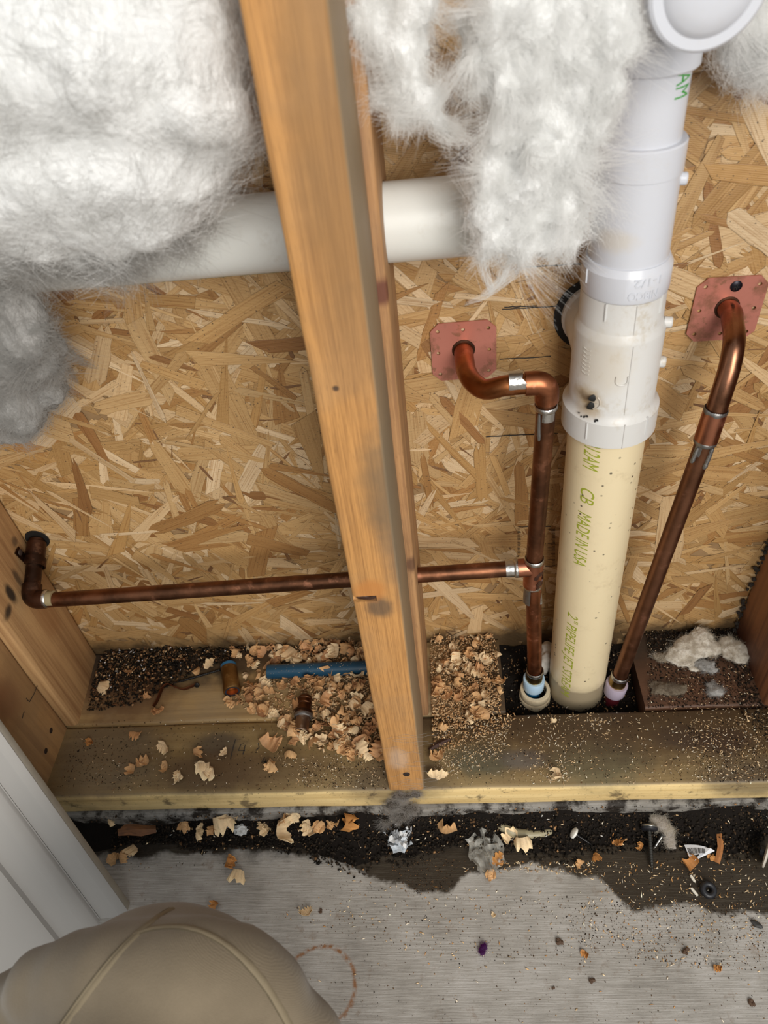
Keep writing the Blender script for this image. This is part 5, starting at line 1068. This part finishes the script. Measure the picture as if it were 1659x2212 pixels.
P = region([(wetp, 600), (dryp, 700), ([(1200, 1950), (1659, 1950), (1659, 2100), (1250, 2060)], 900), (leftp, 500), ([(600, 1960), (1659, 2060), (1659, 2212), (700, 2212)], 260), ([(820, 1840), (1000, 1840), (980, 1930), (880, 1930)], 500)], .0004, False)
P = P[P[:, 1] < -.045]; n = len(P); grains('dirt_grains', P, dims(n, .0003, .0014, .0005, G, 1.7), pal(n, BLACK+BROWN+BROWN, G), M_SOIL, floor_dust, None, .3, 17)

# ---- fittings and tube left lying on the plates
tb = thing('blue_tube', 'cut piece of blue plastic tube lying behind the center stud', 'tube', at(690, 1450, Z=ZP)); tb['group'] = 'loose plumbing parts'; del tb['group']
a = at(578, 1451, Z=ZP+.0092); b = at(838, 1440, Z=ZP+.0092); b.x = min(b.x, .0045); dd = (b-a).normalized(); L = (b-a).length
tbs = MB().lathe(a, b, [(.004, .0060), (0, .0064), (0, .0086), (.0004, .0089), (L-.0004, .0089), (L, .0086), (L, .0064), (L-.004, .006)], 32).obj('tube_wall', m_plain('blue_plastic', (.008, .055, .105), .32, var=.15), tb)
mb = MB()
for k in range(34): t = .004+k*.0031; mb.lump(a+dd*t+Vector((0, -.0072, -.0052)), (.0009, .0003, .0009), 1, .4, 3, k)
mb.obj('printed_lettering', M_CHAR, tb)
g2 = np.random.default_rng(4); n = 90; u = g2.uniform(0, L, n); an = g2.uniform(-.9, .9, n); P = np.array([tuple(a+dd*x+Vector((0, -math.sin(q)*.0089, math.cos(q)*.0091))) for x, q in zip(u, an)])
grains('dust_specks', P-np.array(tb.location), dims(n, .0003, .0011, .0003, g2), pal(n, CREAM, g2), M_SOIL, tb, None, .3, 18)
bcn = at(498, 1468, Z=ZP+.0105); bc_ = thing('brass_coupling', 'short brass coupling with a blue ring lying on the rear left plate', 'coupling', bcn)
d = (at(502, 1492, Z=ZP+.0105)-at(495, 1446, Z=ZP+.0105)).normalized(); L = .036; a = bcn-d*L*.5
M_BR2 = m_copper('tarnished_brass', (.27, .16, .06), (.10, .055, .025), (.42, .28, .12), .35, .5)
MB().lathe(a, a+d, [(0, .008), (0, .0098), (.001, .0102), (L-.008, .0102), (L-.0075, .0108), (L-.001, .0110), (L, .0104), (L, .0084), (L-.002, .0080), (L-.010, .0078), (L-.0102, .001)], 36).obj('coupling_body', M_BR2, bc_)
MB().lathe(a, a-d, [(0, .0076), (0, .0098), (.004, .0098), (.0046, .0092), (.0046, .0076)], 32, caps=False).obj('end_ring', m_plain('blue_ring', (.02, .13, .26), .4), bc_)['label'] = 'blue end ring'
MB().lathe(a+d*(L-.0006), a+d*L, [(0, .0074), (.0002, .0088), (.0008, .0088), (.0008, .0074)], 32, caps=False).obj('seal_ring', m_plain('dark_rubber', (.015, .03, .05), .5), bc_)
MB().lathe(a+d*(L-.009), a+d*L, [(0, .0005), (0, .0079), (.0088, .0079)], 32, caps=False).obj('bore', m_copper('orange_bore', (.55, .22, .08), (.3, .1, .04), (.7, .35, .15), .4, .4), bc_)
cn = at(655, 1545, Z=ZP+.0105); cnp = thing('copper_nipple', 'short solder-stained copper nipple with ribbed end lying among the shavings', 'pipe fitting', cn)
a = at(660, 1506, Z=ZP+.0100); b = at(651, 1582, Z=ZP+.0085); d = (b-a).normalized(); L = (b-a).length
MB().lathe(a, b, [(0, .006), (0, .0076), (.001, .0084), (.003, .0084), (.0038, .0074), (.006, .0074), (.0068, .0083), (.009, .0083), (.0098, .0074), (.012, .0074), (.0128, .0082), (L*.40, .0082), (L*.42, .0088)], 32).obj('ribbed_end', m_copper('brown_rib_copper', (.20, .085, .04), (.06, .03, .018), (.35, .16, .09), .3, .6), cnp)
MB().lathe(a+d*L*.41, b, [(0, .0088), (.001, .0108), (.005, .0112), (.0062, .0102)], 32).obj('collar', M_CUK, cnp)
MB().lathe(a+d*L*.47, b, [(0, .0094), (.004, .0086), (L*.53-.003, .0083), (L*.53-.0005, .0092), (L*.53, .009), (L*.53, .0076), (L*.53-.008, .0074), (L*.53-.0082, .0005)], 32).obj('soldered_end', m_copper('solder_stained_copper', (.30, .21, .15), (.16, .12, .10), (.55, .48, .42), .32, .7), cnp)
ring('solder_bead', cnp, a+d*L*.53, d, .0092, .006, M_SOLD, .0012)
def screw(name, label, p0, p1, r, head, mat, loc_z, pitch=.0022, head_mat=None, washer=None):
    """threaded shank from head p0 to point p1"""
    t = thing(name, label, 'screw', (p0.x, p0.y, loc_z)); d = (p1-p0).normalized(); L = (p1-p0).length; prof = []; z = .001
    while z < L*.9: k = min(1, (L-z)/(L*.25)); prof += [(z, r*.72*k), (z+pitch*.42, r*.72*k), (z+pitch*.5, r*k), (z+pitch*.58, r*.72*k)]; z += pitch
    prof.append((L, r*.1)); MB().lathe(p0, p1, prof, 14).obj('shank', mat, t)
    if head == 'hex': MB().lathe(p0-d*.0045, p1, [(0, r*1.3), (.0003, r*1.75), (.0038, r*1.75), (.0042, r*1.6), (.0052, r)], 6).obj('hex_head', head_mat or mat, t, smooth=20)
    elif head == 'bugle': MB().lathe(p0-d*.001, p1, [(0, r*1.2), (.0004, r*2.0), (.001, r*1.9), (.0028, r*.9)], 18).obj('head', head_mat or mat, t)
    elif head == 'dome': MB().lathe(p0-d*.0035, p1, [(0, r*.6), (.0008, r*2.2), (.002, r*2.9), (.0032, r*3.0), (.0042, r*2.8), (.006, r*.9)], 24).obj('washer_head', head_mat or mat, t)
    if washer: MB().lathe(p0+d*.0006, p1, [(0, r*1.1), (0, r*2.9), (.0006, r*3.2), (.0022, r*3.1), (.0034, r*2.6), (.0036, r)], 26).obj('rubber_washer', washer, t)
    return t
M_BK = m_plain('black_steel', (.03, .028, .027), .38, .7, var=.3); M_ZN = m_plain('zinc_steel', (.40, .39, .37), .3, .9, var=.35); M_RUB = m_plain('black_rubber', (.010, .010, .013), .45)
screw('drywall_screw', 'black coarse screw lying on the mulch behind the rusty clip', at(478, 1446, Z=ZP+.004), at(372, 1477, Z=ZP+.003), .0021, 'bugle', M_BK, ZP)
screw('hex_screw', 'long dark hex screw with black washer lying on the wet concrete', at(1402, 1786, Z=.0145), at(1409, 1884, Z=.003), .0029, 'dome', m_plain('weathered_steel', (.10, .095, .085), .4, .8, var=.4), 0, .0026, M_ZN, M_RUB)
screw('white_capped_screw', 'screw with white washer cap beside the glue bead', at(1241, 1800, Z=.013), at(1280, 1826, Z=.0035), .0021, 'dome', M_BK, 0, .002, m_plain('white_cap', (.78, .76, .70), .35, var=.12))
screw('zinc_screw', 'short zinc screw half buried beside the long hex screw', at(1432, 1803, Z=.012), at(1412, 1834, Z=.003), .0019, 'bugle', M_ZN, 0, .0018)
# rusty hanger strap on the rear left plate
cl_ = thing('rusty_clip', 'rusty bent metal strap lying in front of the black screw', 'clip', at(370, 1490, Z=ZP)); pts = [at(x, y, Z=ZP+.0042) for x, y in ((331, 1526), (340, 1512), (350, 1488), (362, 1478), (378, 1484), (395, 1489), (411, 1484), (424, 1478))]; S_ = spline(pts, 5); g = [[p+Vector((0, .0012, -.0036)), p+Vector((0, 0, 0)), p+Vector((0, -.0012, .0034))] for p in S_]
MB().sheet(g, .0009).obj('strap', m_copper('rust', (.17, .06, .03), (.06, .025, .015), (.32, .13, .07), .5, .6), cl_, fix=True)
MB().lathe(pts[-1]+Vector((.001, -.001, 0)), pts[-1]+Vector((.001, -.0035, .001)), [(0, .0036), (.0012, .0034), (.002, .002)], 14).obj('nail', M_BK, cl_)
# ---- litter on the floor
def crumple(grid_n, size, amp, seed, P, yaw=0, z=.0012, asp=1.0):
    r = []
    for i in range(grid_n):
        row = []
        for j in range(grid_n):
            u, v = i/(grid_n-1)-.5, j/(grid_n-1)-.5; h = amp*(abs(noise.noise(Vector((u*5, v*5, seed))))*1.6+.5*abs(noise.noise(Vector((u*11, v*11, seed+4)))))
            q = Vector((u*size*(1+.15*math.sin(v*9+seed)), v*size*asp*(1+.15*math.sin(u*8+seed)), 0)); q.rotate(Quaternion((0, 0, 1), yaw)); row.append(Vector((P.x, P.y, z))+q+Vector((0, 0, h)))
        r.append(row)
    return r
def single(mb, name, mat, label, cat, **k): return tag(mb.obj(name, mat, None, **k), label, cat)
w = thing('plastic_wrapper', 'crumpled white and clear plastic wrapper below the center stud', 'wrapper', at(865, 1815, Z=0))
P = at(862, 1815, Z=.004); MB().sheet(crumple(9, .026, .012, 2, P, .4, .004, 1.1), .0003).obj('clear_film', m_clear('cloudy_film', (.72, .77, .82), .75), w)
P = at(866, 1808, Z=.008); MB().sheet(crumple(8, .020, .009, 5, P, 1.2, .0085, .9), .0003).obj('white_film', m_plain('white_film', (.80, .80, .80), .4), w)
mb = MB(); mb.sheet(crumple(6, .012, .0045, 5, at(858, 1812, Z=.012), 1.9, .0155, .5), .0003); mb.obj('printed_strip', m_plain('grey_print', (.42, .43, .45), .5, var=.5, scale=400), w)
single(MB().sheet(crumple(11, .036, .010, 8, at(1050, 1842, Z=0), .3, .0016, 1.15), .0003), 'clear_film', m_clear('smoky_film', (.60, .58, .52), .30, .25), 'scrap of clear plastic film left of the glue bead', 'plastic film')
gb = MB(); S_ = spline([at(x, y, Z=.0075) for x, y in ((1022, 1764), (1062, 1777), (1095, 1792), (1130, 1801), (1165, 1801), (1200, 1789), (1232, 1766))], 6); gb.tube([p+Vector((0, 0, .002*noise.noise(p*90)-.001)) for p in S_], [.0052*(1+.35*noise.noise(p*110))*(.55+.45*math.sin(math.pi*min(1, .15+i/len(S_)))) for i, p in enumerate(S_)], 16)
single(gb, 'glue_bead', m_plain('dried_glue', (.40, .35, .22), .45, var=.4, scale=120), 'long dried yellowish glue bead lying along the kerb dirt', 'glue')
lb = thing('barcode_label', 'torn white barcode label folded at one corner on the wet concrete', 'label', at(1508, 1840, Z=0)); q0, q1, q2, q3 = [at(x, y, Z=.0045) for x, y in ((1478, 1825), (1526, 1832), (1522, 1848), (1488, 1852))]
g = [[q0.lerp(q3, v).lerp(q1.lerp(q2, v), u)+Vector((0, 0, .004*math.sin(u*2.6)+.002*v)) for u in np.linspace(0, 1, 9)] for v in np.linspace(0, 1, 5)]; MB().sheet(g, .0003).obj('paper', m_plain('label_paper', (.74, .75, .78), .5, var=.1), lb)
f0, f1, f2 = at(1523, 1831, Z=.0078), at(1544, 1838, Z=.0055), at(1500, 1859, Z=.0068); MB().sheet([[f0, f0.lerp(f1, .5)+Vector((0, 0, .003)), f1], [f0.lerp(f2, .5), f0.lerp(f2, .5).lerp(f1, .4)+Vector((0, 0, .002)), f1.lerp(f2, .35)], [f2, f2.lerp(f1, .1), f2.lerp(f1, .2)]], .0003).obj('folded_corner', bpy.data.materials['label_paper'], lb)
bm_ = MB(); rb_ = random.Random(5); u = .06
while u < .95:
    wd = rb_.choice([.012, .02, .034]); pA = lambda u_, v_: q0.lerp(q3, v_).lerp(q1.lerp(q2, v_), u_)+Vector((0, 0, .004*math.sin(u_*2.6)+.002*v_+.0004)); bm_.sheet([[pA(u, .32), pA(u+wd, .32)], [pA(u, .93), pA(u+wd, .93)]], .0001); u += wd+rb_.choice([.015, .02, .03])
bm_.obj('barcode', M_INK, lb, smooth=0)
def chip(name, pix, z, th, mat, label, cat='wood chip', twist=.003):
    A = [at(x, y, Z=z) for x, y in pix]; n_ = len(A)//2; g = [[A[i]+Vector((0, 0, twist*math.sin(i*1.3))), A[i].lerp(A[-1-i], .5)+Vector((0, 0, twist*math.sin(i*1.3)+.0012)), A[-1-i]+Vector((0, 0, twist*.6*math.sin(i*1.9)))] for i in range(n_)]
    return single(MB().sheet(g, th), name, mat, label, cat, fix=True)
M_CHIP = m_lumber('orange_chip_wood', (.50, .21, .065), (.24, .09, .03), 'Y', 500); M_BARK = m_lumber('brown_splinter_wood', (.26, .105, .035), (.07, .03, .014), 'X', 500, ring=.8)
chip('wood_chip', [(1548, 1787), (1547, 1810), (1550, 1830), (1545, 1860), (1555, 1866), (1561, 1840), (1563, 1810), (1566, 1783)], .004, .0012, M_CHIP, 'tall orange brown wood chip right of the barcode label')
chip('wood_splinter', [(255, 1786), (280, 1782), (305, 1784), (335, 1782), (337, 1798), (305, 1805), (280, 1806), (256, 1806)], .007, .0016, M_BARK, 'torn brown wood splinter in the dirt at the left end of the kerb', twist=.004)
chip('wood_splinter', [(925, 1618), (940, 1606), (958, 1598), (972, 1594), (974, 1599), (962, 1606), (946, 1615), (930, 1622)], ZP+.002, .0012, m_plain('charred_splinter', (.06, .022, .012), .7, var=.4), 'dark reddish splinter beside the foot of the center stud', twist=.001)
def torus(P, R, r, d, n=36, m=12):
    mb = MB(); d = Vector(d).normalized(); u = d.orthogonal().normalized(); w_ = d.cross(u); vs = [Vector(P)+(u*math.cos(6.2832*i/n)+w_*math.sin(6.2832*i/n))*(R+r*math.cos(6.2832*j/m))+d*(r*math.sin(6.2832*j/m)*1.1) for i in range(n) for j in range(m)]
    return mb.add(vs, [(i*m+j, ((i+1) % n)*m+j, ((i+1) % n)*m+(j+1) % m, i*m+(j+1) % m) for i in range(n) for j in range(m)])
single(torus(at(1530, 1922, Z=.0036)+Vector((0, 0, 0)), .0056, .0031, (.1, -.2, 1)), 'rubber_grommet', M_RUB, 'small black rubber grommet on the wet concrete', 'grommet', fix=True)
wc = thing('plastic_bung', 'white plastic cap standing on edge at the right edge of the floor', 'cap', at(1655, 1845, Z=0)); p = at(1653, 1838, Z=.0175)
MB().lathe(p, p+Vector((.8, -.5, .1)), [(0, .002), (.0006, .0145), (.0016, .0168), (.003, .0168), (.0034, .0155), (.004, .008)], 36).obj('cap_disc', m_plain('ivory_plastic', (.66, .60, .52), .4, var=.2), wc)
MB().lathe(p+Vector((.8, -.5, .1)).normalized()*-.0045-Vector((0, 0, .003)), p+Vector((.8, -.5, .1))-Vector((0, 0, .003)), [(0, .002), (.0005, .0055), (.004, .006), (.0045, .004)], 20).obj('rubber_plug', M_RUB, wc)
for (a_, b_, lb_) in (((1492, 1891), (1501, 1905), 'thin cream stick on the wet concrete above the grommet'), ((1493, 1918), (1507, 1935), 'white paper stick left of the rubber grommet')):
    A, B = at(*a_, Z=.0018), at(*b_, Z=.0018); single(MB().tube([A, A.lerp(B, .5), B], [.0013, .0016, .0013], 10), 'white_stick', m_plain('white_stick_paper', (.78, .73, .62), .6, var=.1) if 'white_stick_paper' not in bpy.data.materials else bpy.data.materials['white_stick_paper'], lb_, 'stick')
single(MB().lump(at(1635, 1997, Z=.0022), (.0055, .003, .0022), 3, .3, 3, 2, Matrix.Rotation(-.6, 3, 'Z')), 'pebble', m_plain('dark_pebble', (.03, .028, .026), .6), 'black oval pebble near the right edge of the floor', 'pebble')
single(MB().lump(at(520, 1792, Z=.009), (.0085, .006, .0055), 3, .5, 5, 3), 'foam_pellet', m_plain('white_foam', (.62, .62, .61), .9, var=.3, scale=500, bump=.7), 'white foam pellet between the shavings on the floor', 'foam')
# fluff
def tuft(name, label, blobs, mat, fm, n1, per, length, z0, seed, cat='insulation tuft', group=None, lift=.3):
    mb = MB(); c0 = Vector(blobs[0][0])
    for (c, r) in blobs: mb.lump(Vector(c)-c0, r, 3, .5, 4, c[0]*99)
    me = remesh(mb, .0022, 2); displace(me, lambda c: .0018*noise.fractal(c*160+Vector((seed, 0, 0)), 1, 2, 3))
    for v in me.vertices: v.co.z = max(v.co.z, z0-c0.z)
    me.materials.clear(); me.materials.append(mat); me.polygons.foreach_set('use_smooth', [True]*len(me.polygons)); me.name = name
    o = bpy.data.objects.new(name, me); COL.objects.link(o); o.location = c0; tag(o, label, cat, group)
    if n1: fibres(me, n1, per, length, fm, o, c0, seed, lift=lift, grav=.05, spread=.0015, scale=70, rad=(.00007, .00003))
    return o
A = lambda x, y, h=.004, z=ZP: at(x, y, Z=z+h)
tuft('insulation_scrap', 'torn cream insulation scrap with a tail on the wet rear right plate', [(A(1500, 1400, .008), (.026, .014, .009)), (A(1470, 1410, .007), (.016, .008, .006)), (A(1515, 1378, .012), (.012, .012, .011)), (A(1535, 1400, .007), (.013, .011, .007)), (A(1458, 1420, .005), (.011, .006, .005)), (A(1478, 1432, .004), (.014, .005, .003)), (A(1498, 1445, .003), (.007, .004, .0025)), (A(1485, 1388, .008), (.014, .008, .007))], M_WOOLD, M_FIBD, 420, 9, .008, ZP, 61)
tuft('insulation_scrap', 'grey white insulation scrap in the right rear corner', [(A(1585, 1405, .008), (.016, .012, .008)), (A(1600, 1415, .006), (.010, .010, .006)), (A(1575, 1390, .009), (.010, .008, .007))], M_WOOLD, M_FIBD, 220, 9, .007, ZP, 63)
tuft('insulation_scrap', 'thin strip of insulation in front of the cream scrap', [(A(1520, 1435, .004), (.013, .006, .004)), (A(1535, 1447, .003), (.009, .004, .003))], M_WOOLG, M_FIBG, 110, 8, .006, ZP, 65)
tuft('insulation_scrap', 'small white insulation wisp at the front of the rear right plate', [(A(1548, 1494, .004), (.010, .006, .004)), (A(1536, 1480, .003), (.006, .004, .003))], M_WOOLG, M_FIBG, 90, 8, .007, ZP, 67)
tuft('insulation_scrap', 'soaked brown grey insulation flat on the wet plate beside the opening', [(A(1445, 1490, .003), (.022, .009, .003)), (A(1420, 1480, .002), (.012, .007, .002))], m_wool('soaked_wool', (.20, .165, .12)), m_fibre('soaked_fibre', (.25, .2, .15)), 140, 7, .007, ZP, 69)
tuft('insulation_scrap', 'dirty scrap of insulation lying left of the cream scrap', [(A(1428, 1420, .003), (.011, .008, .003))], bpy.data.materials['soaked_wool'], M_FIBD, 70, 7, .006, ZP, 71)
tuft('foam_plug', 'white foam plug behind the blue tube and the cream pipe', [(at(1178, 1432, Z=ZP), (.010, .009, .018)), (at(1180, 1400, Z=ZP+.012), (.008, .008, .008))], m_plain('white_foam_plug', (.55, .52, .47), .8, var=.25), None, 0, 0, 0, ZC, 73, 'foam')
tuft('lint_clump', 'grey lint and wood fluff below the foot of the center stud', [(at(868, 1722, Y=-.006), (.012, .003, .004)), (at(850, 1740, Y=-.007), (.009, .004, .006)), (at(886, 1748, Y=-.008), (.008, .005, .005)), (at(862, 1765, Y=-.009), (.011, .006, .004)), (at(835, 1775, Y=-.010), (.009, .005, .003)), (at(900, 1718, Y=-.004), (.006, .003, .003))], m_wool('grey_lint', (.10, .085, .07)), m_fibre('lint_fibre', (.42, .39, .36)), 460, 8, .009, 0, 75, 'lint', None, .6)
tuft('lint_clump', 'pale fluff between the two screws on the floor', [(at(1428, 1780, Z=.012), (.010, .008, .007)), (at(1440, 1795, Z=.008), (.008, .007, .006)), (at(1415, 1770, Z=.013), (.008, .006, .006)), (at(1445, 1815, Z=.005), (.007, .010, .004))], m_wool('beige_lint', (.34, .30, .26)), M_FIBD, 150, 8, .007, 0, 77, 'lint', None, .5)
tuft('purple_fluff', 'tiny tuft of dark purple fluff on the pale concrete', [(at(1046, 2046, Z=.0025), (.004, .005, .0025)), (at(1042, 2058, Z=.002), (.0035, .003, .002))], m_plain('purple_fuzz', (.05, .012, .06), .9), m_fibre('purple_fibre', (.12, .02, .14)), 70, 6, .004, 0, 79, 'fluff')
M_CLOD = m_plain('brown_clod', (.10, .055, .03), .8, var=.4)
for k, (x, y, s_, lb_) in enumerate(((1208, 2030, .0042, 'brown clod of dirt below the wet edge of the floor'), (1480, 2056, .0040, 'brown clod of dirt toward the lower right of the floor'), (1278, 2118, .0032, 'brown dirt crumb on the lower part of the pale concrete'), (1196, 2133, .0018, 'tiny black crumb on the lower part of the pale concrete'), (692, 1968, .0024, 'black crumb beside the cream wisp by the knee'), (1625, 2165, .0036, 'dark crumb at the lower right corner of the floor'))):
    mb = MB()
    for q in range(5): mb.lump(at(x+random.uniform(-6, 6)*s_*200, y+random.uniform(-9, 9)*s_*200, Z=s_*.4), (s_*random.uniform(.3, .7), s_*random.uniform(.3, .7), s_*.4), 2, .5, 4, k*7+q)
    single(mb, 'dirt_clod', M_CLOD, lb_, 'dirt')
# cobweb threads on the stud foot
mb = MB()
for k in range(26):
    x, z = random.uniform(.0, .037), random.uniform(ZP, ZP+.12); ang = random.uniform(-.6, .6); mb.tube([Vector((x+q*.006*math.cos(ang), -.0006-.0006*math.sin(q*1.6), z+q*.005*math.sin(ang)+.001*math.sin(q*3+k))) for q in range(5)], .00008, 4)
tag(mb.obj('cobweb_threads', M_FIBG, tcf), kind='stuff')
print('shavings', _tally[0])
